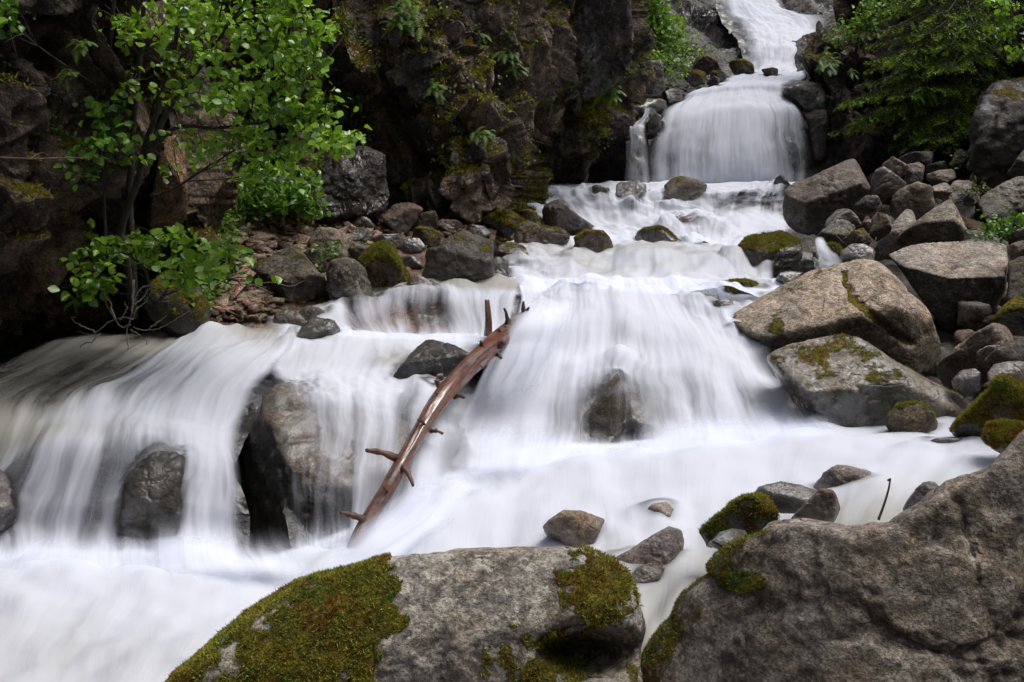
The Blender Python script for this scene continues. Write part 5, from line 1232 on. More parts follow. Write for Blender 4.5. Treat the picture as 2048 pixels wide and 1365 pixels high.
# small stones wedged in the gaps of the right bank
rg = np.random.RandomState(44)
_proto = []
_poly = [(1690, 480), (1690, 400), (1740, 330), (1850, 330), (2040, 400), (2040, 640), (2000, 880), (1960, 860), (1900, 640), (1800, 520)]
def _inside(x, y):
    r = False
    for (x0, y0), (x1, y1) in zip(_poly, _poly[1:] + _poly[:1]):
        if (y0 > y) != (y1 > y) and x < (x1 - x0) * (y - y0) / (y1 - y0) + x0:
            r = not r
    return r
_n = 0
while _n < 60:
    x, y = rg.uniform(1590, 2046), rg.uniform(330, 880)
    if not _inside(x, y):
        continue
    hd = ground_depth(x, y)
    if hd is None or hd > 17 or (len(_proto) == 5 and hd / _proto[_n % 5][1] > 1.5):
        continue
    if len(_proto) < 5:
        rock('stone', 'small rough stone wedged in a gap between the right bank boulders', 'stone', 'F', hd, 'TGKBG'[_n], [(x - 34, y), (x - 20, y - 24), (x + 14, y - 28), (x + 34, y - 6), (x + 26, y + 20), (x - 16, y + 24)], sub=4, group='small stones filling the gaps of the right bank', seat=False)
        o = SC.objects[-1] if False else [q for q in COL.objects if q.name.startswith('stone')][-1]
        o = bpy.data.objects[max((q.name for q in COL.objects if q.name.startswith('stone')), key=lambda s: int(s.split('.')[1]) if '.' in s else 0)]
        _proto.append((o, hd))
    else:
        o0, h0 = _proto[_n % 5]
        o = o0.copy()
        COL.objects.link(o)
        k = rg.uniform(.7, 1.5) * hd / h0
        o.scale = (k, k * rg.uniform(.8, 1.2), k * rg.uniform(.7, 1.))
        o.rotation_euler = (rg.uniform(-.4, .4), rg.uniform(-.4, .4), rg.uniform(0, 6.28))
        o.location = P(x, y, hd) + np.array([0, 0, .03 * hd * rg.uniform(.2, 1.2)])
    _n += 1
# ============================================================= FALLEN LOG
LP = [(1078, 662, 9.6, 38), (1066, 650, 9.0, 40), (1050, 645, 8.3, 43), (1024, 661, 7.62, 44), (985, 692, 7.1, 43), (940, 732, 6.65, 41), (900, 776, 6.3, 40), (868, 818, 6.08, 39), (840, 864, 5.9, 36), (815, 907, 5.75, 35),
      (793, 947, 5.62, 35), (772, 984, 5.52, 34), (748, 1022, 5.42, 33), (724, 1062, 5.32, 32), (702, 1112, 5.2, 32), (680, 1168, 5.06, 32), (657, 1230, 4.95, 32)]
lc = crom(np.array([list(P(a, b, c)) + [wd * c / FPX / 2] for a, b, c, wd in LP]), 220)
LC, LR = lc[:, :3], lc[:, 3]
t = np.gradient(LC, axis=0); t /= np.linalg.norm(t, axis=1)[:, None]
la = np.cross(t, [0, 0, 1]); la /= np.linalg.norm(la, axis=1)[:, None]
lb = np.cross(la, t)
ns = 49
th = np.linspace(0, 2 * np.pi, ns)
al = np.r_[0, np.cumsum(np.linalg.norm(np.diff(LC, axis=0), axis=1))]
TT, AA = np.meshgrid(th, al)
q = np.stack([np.cos(TT) * 1.2, np.sin(TT) * 1.2, AA * 1.6], -1).reshape(-1, 3)
kn = -.05 + .16 * fbm(q, 3, 2) + .10 * fbm(q * np.array([5, 5, .8]), 3, 5) + .05 * fbm(q * 5, 3, 8) - .10 * sstep(.30, .5, fbm(q * np.array([2, 2, 1.]) + 5, 3, 9))
kn = kn.reshape(TT.shape)
LV = LC[:, None] + (LR[:, None] * (1 + kn))[..., None] * (np.cos(TT)[..., None] * la[:, None] + np.sin(TT)[..., None] * lb[:, None])
log = tag(empty('fallen_log', LC[-40]), 'wet reddish brown fallen trunk with broken branch stubs lying down the rapids', 'log')
mk('trunk', LV.reshape(-1, 3), grid_faces(len(LC), ns), LOGM, loc=LC[110], parent=log, uv=np.stack([TT / (2 * np.pi), AA], -1).reshape(-1, 2))
stubs = [((880, 800, 6.15), (866, 785, 6.1), 4, 1.5), ((926, 752, 6.5), (915, 735, 6.45), 4, 1.5), ((850, 850, 5.9), (836, 838, 5.85), 4, 1.5), ((952, 728, 6.7), (968, 738, 6.65), 4, 1.5), ((775, 985, 5.45), (764, 972, 5.42), 4, 1.5), ((1004, 682, 7.25), (1000, 660, 7.2), 4, 1.5),
         ((796, 918, 5.70), (731, 904, 5.55), 9, 4), ((732, 1042, 5.35), (681, 1028, 5.26), 9, 4.5), ((808, 935, 5.6), (828, 976, 5.5), 7, 3), ((862, 862, 5.95), (886, 870, 5.9), 5, 3),
         ((908, 794, 6.3), (929, 796, 6.25), 5, 3), ((886, 792, 6.3), (874, 762, 6.3), 8, 5), ((962, 706, 6.9), (962, 684, 6.85), 7, 4), ((992, 700, 7.05), (1008, 686, 7.0), 10, 6),
         ((994, 708, 7.0), (1002, 718, 6.95), 6, 3), ((1020, 654, 7.5), (1009, 616, 7.4), 8, 2), ((1046, 646, 7.9), (1047, 604, 7.6), 8, 2), ((1050, 640, 7.9), (1059, 617, 7.7), 5, 2)]
for k, (a, b, r0, r1) in enumerate(stubs):
    A, B = P(*a), P(*b)
    s = np.linspace(0, 1, 9)[:, None]
    rr = np.random.RandomState(k)
    pts = A + (B - A) * s + np.cumsum(rr.normal(size=(9, 3)), 0) * .002 + np.array([0, 0, .012]) * np.sin(s * 3)
    V, F = tube(pts, np.linspace(r0, r1, 9) * a[2] / FPX * (1 + .15 * rr.normal(size=9)), 9)
    mk('branch_stub', V, F, STUBM, loc=A, parent=log)
V, F = tube(pl([(976, 672, 7.9), (977, 640, 7.9), (974, 600, 7.95)], 8), np.linspace(9, 5, 24) * 7.9 / FPX, 10)
tag(mk('broken_stick', V, F, LOGM, loc=P(976, 665, 7.9), uv=np.stack([np.arange(len(V)) % 10 / 10., np.arange(len(V)) // 10 * .02], 1)), 'short peeled brown stick poking up from the water behind the log', 'stick')
rock('stone', 'little squared pink chip of rock lying against the left side of the log', 'stone', 'F', 6.42, 'T', [(873, 750), (884, 745), (889, 758), (880, 764), (872, 760)], sub=3, base=(.33, .24, .2))
V, F = tube(pl([(1757, 1040, 4.55), (1768, 1010, 4.55), (1777, 980, 4.55), (1781, 957, 4.55)], 4.5), np.linspace(2.9, 1.7, 24) * 4.5 / FPX, 7)
V2, F2 = tube(pl([(1781, 958, 4.55), (1775, 962, 4.55)], 4.5, 6), 2.4 * 4.5 / FPX, 6)
V, F = joinm([(V, F), (V2, F2)])
tag(mk('twig', V, F, TWIG2, loc=P(1757, 1040, 4.55)), 'thin brown twig standing up in the pool above the lower right boulder', 'twig')

# ============================================================= TREES AND SHRUBS
def shrub(name, label, cat, basept, stems, blobs, lm, size, seed, bark=BARK, nodes=None, crown='crown', spread=1., group=None, trunkname='trunk', narrow=1., dens=1.):
    rng = np.random.RandomState(seed)
    root = tag(empty(name, P(*basept)), label, cat, group)
    parts, sk = [], []
    for pts, r0, r1 in stems:
        L = pl(pts, 7, 30)
        L = L + np.cumsum(rng.normal(size=L.shape), 0) * .004
        parts.append(tube(L, np.linspace(r0, r1, len(L)), 8))
        sk.append(L)
    sk = np.concatenate(sk)
    blobs = [tuple(bq[:6]) + (int(bq[6] * dens),) for bq in blobs]
    lp = blob_points(blobs, rng)
    # boughs from the stems out to each cloud of leaves
    for (px, py, D, rx, ry, rd, n) in blobs:
        c = P(px, py, D)
        cand = sk[np.argsort(((sk - c) ** 2).sum(1) + 3. * np.maximum(sk[:, 2] - c[2] + .15, 0))[:6]]
        a = cand[rng.randint(len(cand))]
        mid = (a + c) / 2 + rng.normal(size=3) * .06 * np.linalg.norm(c - a)
        Lb = crom(np.array([a, mid, c]), 10)
        r = .004 + .004 * np.linalg.norm(c - a)
        parts.append(tube(Lb, np.linspace(min(r, .016), .003, 10), 5))
        k = D / FPX
        for j in range(7):
            e = c + rng.normal(size=3) * np.array([rx * k, rd, ry * k]) * .6
            st_ = Lb[rng.randint(5, 10)]
            parts.append(tube(crom(np.array([st_, (st_ + e) / 2 + rng.normal(size=3) * .03, e]), 7), np.linspace(.0045, .0018, 7) * (D / 7), 4))
    V, F = joinm(parts)
    mk(trunkname, V, F, bark, loc=P(*basept), parent=root)
    V, F, r = leaves(lp, size, rng, spread=spread, narrow=narrow)
    mk(crown, V, F, lm, loc=P(*basept), parent=root, attrs={'rnd': r})
    return root

shrub('alder_tree', 'leafy green alder with several dark stems leaning out from the left cliff', 'tree', (262, 560, 7.3),
      [([(268, 640, 7.2), (252, 500, 7.2), (247, 458, 7.2), (277, 369, 7.15), (287, 308, 7.1), (318, 205, 7), (349, 77, 6.9), (362, -90, 6.8)], .036, .015),
       ([(270, 600, 7.3), (262, 400, 7.3), (272, 240, 7.2), (280, 100, 7.1), (288, -100, 7)], .030, .016),
       ([(285, 330, 7.1), (330, 230, 6.9), (400, 130, 6.7), (480, 20, 6.5)], .026, .010),
       ([(290, 310, 7.1), (350, 250, 6.8), (430, 250, 6.5), (540, 240, 6.3), (640, 262, 6.2)], .020, .006),
       ([(300, 392, 7.1), (340, 385, 7), (420, 335, 6.8), (480, 300, 6.7), (560, 290, 6.7)], .013, .004),
       ([(210, 330, 7.3), (212, 200, 7.2), (222, 60, 7.1), (240, -80, 7)], .024, .014)],
      [(450, 30, 6.6, 110, 60, .35, 260), (560, 70, 6.4, 80, 60, .35, 230), (500, 130, 6.4, 110, 50, .35, 260), (610, 140, 6.2, 50, 50, .3, 130), (420, 190, 6.6, 80, 50, .3, 160),
       (520, 205, 6.3, 90, 40, .3, 200), (600, 230, 6.2, 60, 35, .25, 140), (660, 275, 6.1, 55, 30, .25, 130), (560, 290, 6.3, 60, 28, .25, 110), (470, 265, 6.5, 60, 30, .25, 110),
       (400, 275, 6.7, 50, 35, .25, 80), (330, 40, 6.9, 70, 45, .3, 110), (360, 110, 6.8, 60, 40, .3, 90), (600, 345, 6.4, 40, 25, .2, 60), (520, 345, 6.6, 50, 25, .2, 70), (390, 20, 6.7, 60, 40, .3, 110),
       (490, 320, 6.7, 50, 20, .2, 50), (240, 40, 7.0, 50, 45, .25, 60), (255, 150, 7, 35, 35, .2, 35), (590, 20, 6.3, 40, 45, .3, 110), (520, -30, 6.5, 110, 30, .3, 140), (690, 290, 6.0, 30, 20, .2, 44), (640, 60, 6.2, 30, 40, .25, 70), (650, 200, 6.1, 40, 30, .2, 60), (340, 330, 7, 40, 40, .2, 36)],
      LEAF, .064, 5, dens=.98)
shrub('hazel_shrub', 'shaded thin shrub with dark green leaves hugging the left cliff', 'shrub', (200, 480, 7.1),
      [([(215, 500, 7.1), (205, 380, 7.1), (195, 240, 7.0), (190, 150, 7.0)], .016, .005)],
      [(205, 215, 7, 38, 38, .2, 60), (190, 290, 6.9, 45, 28, .2, 70), (180, 335, 6.8, 35, 20, .2, 34), (240, 262, 7, 40, 40, .2, 50), (240, 310, 7.0, 30, 30, .2, 30), (15, 40, 6.1, 22, 50, .2, 40)],
      LEAF2, .075, 6)
shrub('maple_shrub', 'low spreading leafy shrub over the mossy hump at the left waterside', 'shrub', (300, 590, 7.1),
      [([(300, 600, 7.1), (290, 540, 7), (250, 510, 6.9), (200, 520, 6.8)], .014, .005), ([(320, 600, 7.1), (360, 530, 6.9), (420, 500, 6.7), (470, 505, 6.6)], .012, .004)],
      [(180, 540, 6.8, 42, 45, .2, 70), (210, 500, 6.9, 50, 25, .2, 70), (260, 490, 7, 45, 25, .2, 60), (330, 480, 7, 50, 25, .2, 60), (375, 500, 6.8, 40, 30, .2, 60), (420, 520, 6.7, 40, 25, .2, 50), (455, 495, 6.6, 25, 14, .12, 26), (480, 522, 6.6, 12, 8, .1, 8), (300, 530, 7, 60, 30, .2, 50), (518, 562, 6.6, 10, 8, .1, 5), (370, 560, 6.9, 40, 25, .2, 30), (160, 580, 6.8, 25, 20, .15, 24)],
      LEAF, .085, 7)
shrub('raspberry_bush', 'dense mid green bush at the back of the scree below the alder', 'bush', (560, 420, 11),
      [([(560, 425, 11), (560, 380, 10.8), (540, 350, 10.7)], .02, .008), ([(570, 425, 11), (590, 380, 10.7), (610, 360, 10.6)], .018, .006)],
      [(540, 360, 10.6, 45, 28, .35, 200), (580, 385, 10.5, 48, 26, .35, 240), (520, 390, 10.7, 40, 22, .3, 140), (610, 410, 10.5, 30, 16, .25, 80), (560, 410, 10.5, 40, 14, .3, 100)], LEAF2, .085, 8)
shrub('seedling', 'pale green sapling sprig among the stones at the round grey boulder', 'plant', (650, 520, 9.2),
      [([(652, 515, 9.2), (650, 500, 9.2)], .006, .002)], [(652, 500, 9.15, 14, 12, .1, 70)], LEAF3, .045, 9)
shrub('seedling', 'small light green plant trailing over the long dark stone', 'plant', (640, 440, 11),
      [([(640, 445, 11), (636, 425, 11)], .006, .002)], [(635, 428, 10.9, 22, 12, .12, 80)], LEAF3, .05, 10)
shrub('willow_bush', 'bright sunlit yellow green bush on the shelf above the crag, beside the far fall', 'bush', (1290, 120, 20.5),
      [([(1290, 125, 20.5), (1296, 80, 20.4), (1290, 20, 20.3)], .04, .01), ([(1285, 125, 20.5), (1270, 60, 20.4), (1275, -20, 20.3)], .035, .01)],
      [(1285, 20, 20.3, 34, 32, .6, 420), (1300, 60, 20.2, 34, 26, .5, 380), (1280, 90, 20.3, 22, 24, .5, 260), (1312, 30, 20.3, 22, 30, .4, 180), (1290, -30, 20.4, 40, 30, .6, 200), (1318, 45, 20.3, 16, 14, .3, 60), (1330, 80, 20.6, 30, 18, .4, 260), (1262, 40, 20.2, 14, 40, .3, 160)], LEAF3, .11, 11, dens=1.5)
shrub('creeping_shrub', 'yellow green plants spilling over the square lichened block', 'plant', (1310, 135, 19.6),
      [([(1310, 140, 19.6), (1320, 115, 19.6)], .02, .006)],
      [(1315, 115, 19.6, 26, 10, .3, 160), (1340, 125, 19.7, 22, 8, .3, 120), (1330, 145, 19.3, 16, 10, .2, 70), (1290, 118, 19.4, 24, 8, .2, 120), (1365, 125, 20, 14, 6, .2, 50), (1352, 92, 21.4, 34, 16, .4, 300), (1385, 108, 21.6, 26, 10, .3, 160)], LEAF3, .08, 12)
shrub('willow_bush', 'light green bush at the top of the rock corner right of the main fall', 'bush', (1712, 100, 17.8),
      [([(1712, 105, 17.8), (1715, 80, 17.7), (1725, 50, 17.7)], .03, .01)],
      [(1705, 62, 17.6, 22, 14, .3, 120), (1730, 50, 17.5, 26, 22, .3, 150), (1698, 80, 17.5, 16, 12, .2, 70), (1745, 30, 17.5, 24, 24, .3, 120), (1760, 5, 17.4, 30, 20, .3, 120)], LEAF3, .085, 13)
shrub('hazel_shrub', 'pale leaved branch hanging into the upper right corner', 'shrub', (2090, 140, 12.5),
      [([(2100, 150, 12.5), (2060, 80, 12.3), (2030, 30, 12.2)], .02, .006)],
      [(2035, 45, 12.2, 24, 22, .25, 70), (2010, 60, 12.3, 16, 12, .2, 30), (2045, 100, 12.2, 12, 16, .2, 26), (2030, 5, 12.2, 26, 16, .25, 50)], LEAF, .095, 14)
shrub('groundcover', 'green ground plants under the rough grey boulder at the right edge', 'plant', (2000, 470, 10.2),
      [([(2000, 475, 10.2), (1998, 460, 10.2)], .008, .003)],
      [(1975, 462, 10.1, 20, 10, .2, 90), (2010, 455, 10.1, 22, 12, .2, 110), (2040, 445, 10.1, 18, 14, .2, 90)], LEAF2, .055, 15)
shrub('groundcover', 'tuft of light grass and leaves between stones near the right edge', 'plant', (1960, 395, 12.0),
      [([(1960, 400, 12), (1962, 385, 12)], .008, .003)],
      [(1965, 385, 11.9, 16, 12, .2, 70), (1945, 370, 12.1, 12, 8, .2, 30)], GRASS, .07, 16, narrow=.4)
shrub('seedling', 'bright tiny plant beside the rounded brown stone under the spruce', 'plant', (1930, 325, 14.5),
      [([(1930, 328, 14.5), (1931, 318, 14.5)], .006, .002)], [(1931, 321, 14.4, 11, 8, .1, 40)], LEAF3, .07, 17)

# bare twiggy branches hanging over the left pool
rg = np.random.RandomState(3)
tw = [[(268, 560), (268, 610), (262, 660), (266, 700)], [(266, 640), (230, 640), (190, 668), (150, 660)], [(230, 640), (215, 600), (205, 585)], [(200, 668), (170, 690), (152, 705)],
      [(190, 668), (165, 655), (148, 640), (155, 632)], [(266, 655), (300, 660), (345, 645), (382, 622)], [(264, 650), (240, 655), (220, 628), (210, 606)], [(262, 660), (285, 672), (300, 690)], [(300, 660), (318, 652), (330, 640)],
      [(268, 610), (285, 590), (310, 575)], [(268, 600), (290, 570), (330, 572), (352, 565)], [(240, 640), (250, 620), (252, 600)], [(266, 640), (275, 620), (290, 610), (305, 590)]]
parts = []
for i, c in enumerate(tw):
    L = pl([(a, b, 6.75 + .05 * rg.randn()) for a, b in c], 6.8, 22)
    L = L + np.cumsum(rg.normal(size=L.shape), 0) * .0045
    r0 = .011 if i == 0 else .0065
    parts.append(tube(L, np.linspace(r0, r0 * .35, 22), 6))
V, F = joinm(parts)
tag(mk('bare_branch', V, F, TWIG, loc=P(268, 560, 6.8)), 'pale leafless forked branch hanging over the pool below the left overhang', 'branch')
parts = [tube(pl([(470, 562, 8.0), (500, 570, 8), (545, 565, 7.9), (580, 573, 7.9), (608, 562, 7.9)], 8, 26), np.linspace(.006, .002, 26), 6), tube(pl([(490, 566, 8.0), (520, 575, 8), (545, 588, 7.9)], 8, 16), np.linspace(.005, .002, 16), 6)]
V, F = joinm(parts)
tag(mk('twig', V, F, TWIG, loc=P(480, 565, 8)), 'curved bare twig in front of the largest dark boulder below the scree', 'twig')
V, F = tube(pl([(1672, 472, 9.5), (1690, 488, 9.4), (1720, 518, 9.3)], 9, 16), np.linspace(.006, .003, 16), 6)
tag(mk('twig', V, F, TWIG2, loc=P(1690, 488, 9.4)), 'dark dead twig slanting across the glittering wet stone', 'twig')
V, F = tube(pl([(1752, 475, 9.5), (1748, 500, 9.4), (1750, 512, 9.4)], 9, 14), np.linspace(.005, .003, 14), 6)
tag(mk('twig', V, F, TWIG2, loc=P(1750, 510, 9.4)), 'short upright dead twig behind the glittering wet stone', 'twig')
parts = [tube(pl([(-60, 312, 6.1), (60, 318, 6.3), (150, 316, 6.6), (215, 322, 6.9)], 6, 26), np.linspace(.010, .003, 26), 6), tube(pl([(60, 318, 6.3), (85, 306, 6.4), (110, 322, 6.45)], 6, 14), np.linspace(.005, .002, 14), 5)]
V, F = joinm(parts)
tag(mk('bare_branch', V, F, TWIG2, loc=P(60, 318, 6.3)), 'long dark bare branch lying across the face of the left cliff', 'branch')

# ferns and small plants rooted in the cliff
def fern(label, px, py, D, n, L, seed, lm=FERN, group='ferns rooted in the rock', droop=.5, face=(0, -.8, .3)):
    rng = np.random.RandomState(seed)
    root = P(px, py, D)
    parts, rn = [], []
    for k in range(n):
        d = rng.normal(size=3) * np.array([1, .6, .6]) + np.array(face)
        d /= np.linalg.norm(d)
        l = L * rng.uniform(.6, 1.2)
        m = 13
        s = np.linspace(0, 1, m)[:, None]
        ax = root + rng.normal(size=3) * L * (.02 + .010 * min(n, 40)) * np.array([1, .3, .8]) + d * l * s + np.array([0, 0, -1.]) * l * droop * s ** 2 + np.array([0, 0, .35]) * l * s * (1 - s)
        t = np.gradient(ax, axis=0); t /= np.linalg.norm(t, axis=1)[:, None]
        sd = np.cross(t, [0, -.5, 1]); sd /= np.linalg.norm(sd, axis=1)[:, None] + 1e-9
        w = l * .26 * np.sin(np.pi * np.clip(s * .93 + .07, 0, 1)) ** .8
        for sg in (-1, 1):
            a = ax[:-1]; b = ax[1:]
            tip = (a + b) / 2 + sg * sd[:-1] * w[:-1] + t[:-1] * w[:-1] * .45 - np.array([0, 0, .15]) * w[:-1]
            V = np.stack([a, a + (b - a) * .72, tip], 1).reshape(-1, 3)
            parts.append((V, np.arange(len(V)).reshape(-1, 3)))
            rn.append(np.full(len(V), rng.rand()))
    V, F = joinm(parts)
    tag(mk('fern', V, F, lm, loc=root, attrs={'rnd': np.concatenate(rn)}, smooth=False), label, 'fern', group)
fl = [(808, 40, 11.6, 60, .34, 'lush hanging fern at the top of the buttress'), (815, 15, 11.7, 40, .3, 'fern clump on the upper edge of the buttress just above the lush hanging one'), (872, 180, 11.3, 34, .24, 'fern on the mossy knuckle of the buttress'),
      (1018, 110, 13.0, 40, .28, 'fern clump under the top right rim of the buttress'), (1030, 140, 13.0, 30, .24, 'small ferns trailing below the rim clump of the buttress'), (905, 50, 12.3, 20, .2, 'thin fern in the crack right of the hanging fern'), (900, 80, 12.2, 16, .2, 'lower thin fern in the same crack of the buttress'),
      (962, 70, 12.8, 16, .18, 'little fern in the upper middle face of the buttress'), (968, 272, 11.6, 40, .22, 'round leafy tuft on the lower corner of the buttress'), (1148, 160, 15.0, 18, .2, 'small fern on the shadowed recess wall'), (1222, 185, 15.6, 40, .32, 'dark green fern tuft beside the square lichened block'),
      (1068, 45, 13.6, 14, .2, 'sparse fern high on the wall above the dark recess'), (722, 200, 11.9, 30, .25, 'yellowish plant tuft on the left face of the buttress'), (735, 330, 11.4, 30, .22, 'small leafy tuft above the black blocky crag'), (960, 95, 12.8, 18, .18, 'tiny fern beneath the little fern of the buttress face'),
      (1655, 126, 18.2, 60, .36, 'emerald grass tuft on the dark rock right of the main fall'), (1700, 145, 18.0, 24, .25, 'dim fern on the dark rock below the light green bush'), (770, 130, 12.0, 24, .22, 'dim fern left of the mossy ridge'), (660, 70, 12, 30, .25, 'fern at the top of the dark wall beside the alder leaves'),
      (165, 90, 6.75, 26, .16, 'brown green fern on the upper left cliff'), (140, 150, 6.7, 22, .15, 'fern tuft below the upper left cliff fern'), (385, 590, 7.6, 26, .13, 'ferny tuft on the mossy hump by the shale'), (350, 620, 7.5, 24, .12, 'low fern at the foot of the mossy hump'), (150, 600, 6.9, 26, .14, 'fern drooping into the black overhang')]
for k, (px, py, D, n, L, lab) in enumerate(fl):
    fern(lab, px, py, D, max(6, int(n * .75)), L * .66, 30 + k, LEAF2 if 'dark' in lab or 'dim' in lab or 'emerald' in lab else FERN)

# ground plants on the scree edge (too many to count)
rg = np.random.RandomState(8)
def on_scree(px, py):
    X, Y = toPx(sV)
    m = 9e9
    from_i = []
    for a, b in zip(px, py):
        from_i.append(np.argmin((X - a) ** 2 + (Y - b) ** 2))
    return sV[np.array(from_i)]
gpx = np.r_[rg.normal(450, 45, 700), rg.normal(405, 25, 600), rg.normal(520, 60, 220)]
gpy = np.r_[rg.normal(420, 22, 700), rg.normal(510, 60, 600), rg.normal(412, 12, 220)]
gpt = on_scree(gpx, gpy)
pp = np.repeat(gpt, 7, 0) + rg.normal(size=(len(gpt) * 7, 3)) * np.array([.08, .08, .07]) + np.array([0, 0, .11])
V, F, r = leaves(pp, .07, rg, narrow=.7)
kind(mk('ground_plants', V, F, FERN, attrs={'rnd': r}), 'stuff')
# small plants rooted along the mossy ledges of the cliffs (too many to count)
for (V_, T_, N_, M_), nsp, sz, sd_ in zip(CLIFFS, (110, 460), (.04, .055), (51, 52)):
    rg = np.random.RandomState(sd_)
    fm = M_[T_].mean(1) * (N_[T_].mean(1)[:, 2] > -.1) * (V_[T_[:, 0]][:, 2] > 2.6)
    X_, Y_ = toPx(V_[T_[:, 0]])
    fm = fm * (X_ > -100) * (X_ < 1300) * (Y_ > -80)
    pr = np.clip(fm - .45, 0, 1); pr /= pr.sum()
    fi = rg.choice(len(T_), nsp, p=pr)
    cpt = V_[T_[fi, 0]] + N_[T_[fi, 0]] * .03
    q_ = np.repeat(cpt, 12, 0) + rg.normal(size=(nsp * 12, 3)) * sz * np.array([1.3, .8, 1.3]) * np.repeat(rg.uniform(.5, 1.6, (nsp, 1)), 12, 0)
    V, F, r = leaves(q_, sz, rg, narrow=.7)
    kind(mk('cliff_plants', V, F, FERN if sd_ == 51 else GRASS, attrs={'rnd': r}), 'stuff')
# shale chips
def shards(pts, size, seed, flat=.3):
    rng = np.random.RandomState(seed)
    n = len(pts)
    base = np.array([(-1, -1, -1), (1, -1, -1), (1, 1, -1), (-1, 1, -1), (-1, -1, 1), (1, -1, 1), (1, 1, 1), (-1, 1, 1)], float) * .5
    V = base[None] * (1 + rng.uniform(-.55, .25, (n, 8, 3)))
    V = V * (size * rng.lognormal(0, .45, (n, 1, 1))) * np.stack([np.ones(n), rng.uniform(.5, .9, n), flat * rng.uniform(.5, 1.5, n)], 1)[:, None]
    ang = rng.normal(size=(n, 3)) * np.array([.35, .35, 3])
    cx_, sx_, cy_, sy_, cz_, sz_ = np.cos(ang[:, 0]), np.sin(ang[:, 0]), np.cos(ang[:, 1]), np.sin(ang[:, 1]), np.cos(ang[:, 2]), np.sin(ang[:, 2])
    Rz = np.zeros((n, 3, 3)); Rz[:, 0, 0] = cz_; Rz[:, 0, 1] = -sz_; Rz[:, 1, 0] = sz_; Rz[:, 1, 1] = cz_; Rz[:, 2, 2] = 1
    Rx = np.zeros((n, 3, 3)); Rx[:, 0, 0] = 1; Rx[:, 1, 1] = cx_; Rx[:, 1, 2] = -sx_; Rx[:, 2, 1] = sx_; Rx[:, 2, 2] = cx_
    Ry = np.zeros((n, 3, 3)); Ry[:, 1, 1] = 1; Ry[:, 0, 0] = cy_; Ry[:, 0, 2] = sy_; Ry[:, 2, 0] = -sy_; Ry[:, 2, 2] = cy_
    M = Ry @ Rx @ Rz
    V = np.einsum('nij,nkj->nki', M, V) + pts[:, None]
    Q = np.array([(0, 3, 2, 1), (4, 5, 6, 7), (0, 1, 5, 4), (1, 2, 6, 5), (2, 3, 7, 6), (3, 0, 4, 7)])
    F = (Q[None] + (np.arange(n) * 8)[:, None, None]).reshape(-1, 4)
    tone = rng.uniform(.45, 1.5, n)[:, None] * np.array([.235, .168, .122]) * (1 + rng.normal(size=(n, 3)) * .08)
    return V.reshape(-1, 3), F, np.repeat(tone, 8, 0), M
rg = np.random.RandomState(12)
spx = np.r_[rg.uniform(440, 720, 1100), rg.normal(480, 45, 500), rg.uniform(700, 960, 350), rg.normal(460, 30, 300)]
spy = np.r_[rg.uniform(410, 520, 1100), rg.normal(600, 22, 500), rg.uniform(425, 500, 350), rg.normal(550, 30, 300)]
spt = on_scree(spx, spy)
V, F, tone, _ = shards(spt + np.array([0, 0, .012]), .085, 4)
one = np.ones(len(V))
kind(mk('shale_rubble', V, F, STONE, smooth=False, attrs={'base': tone, 'moss': one * 0, 'wet': one * .1, 'lich': one * .1}), 'stuff')
# larger flat shale slabs, each one a thing
rg = np.random.RandomState(2)
slabs = [(430, 565), (455, 590), (480, 610), (500, 620), (520, 600), (445, 625), (470, 640), (510, 645), (535, 625), (425, 600), (500, 570), (480, 540), (540, 445), (560, 470), (600, 450), (640, 470), (585, 500), (520, 480), (620, 430), (700, 440), (655, 445), (490, 455), (545, 500), (440, 640), (545, 610), (900, 440), (930, 430), (870, 470)]
sp = on_scree([a for a, b in slabs], [b for a, b in slabs])
for i, pnt in enumerate(sp):
    V, F, tone, _ = shards((pnt + np.array([0, 0, .03]))[None], .19, 100 + i, .22)
    bmx = bmesh.new()
    vs = [bmx.verts.new(v - pnt) for v in V]
    for f in F: bmx.faces.new([vs[j] for j in f])
    bmesh.ops.bevel(bmx, geom=bmx.edges[:], offset=.008, segments=1, affect='EDGES')
    me = bpy.data.meshes.new('shale_slab'); bmx.to_mesh(me); bmx.free()
    nv_ = len(me.vertices)
    for k_, val in (('moss', 0), ('wet', .2), ('lich', .1)):
        me.attributes.new(k_, 'FLOAT', 'POINT').data.foreach_set('value', np.full(nv_, val, np.float32))
    tt = tone[0] * 1.15
    me.attributes.new('base', 'FLOAT_COLOR', 'POINT').data.foreach_set('color', np.tile(np.r_[tt, 1], nv_).astype(np.float32))
    me.materials.append(STONE)
    o = bpy.data.objects.new('shale_slab', me); COL.objects.link(o); o.location = pnt
    tag(o, 'flat angular brown shale slab lying among the rubble of the scree', 'stone', 'flat shale slabs on the scree')

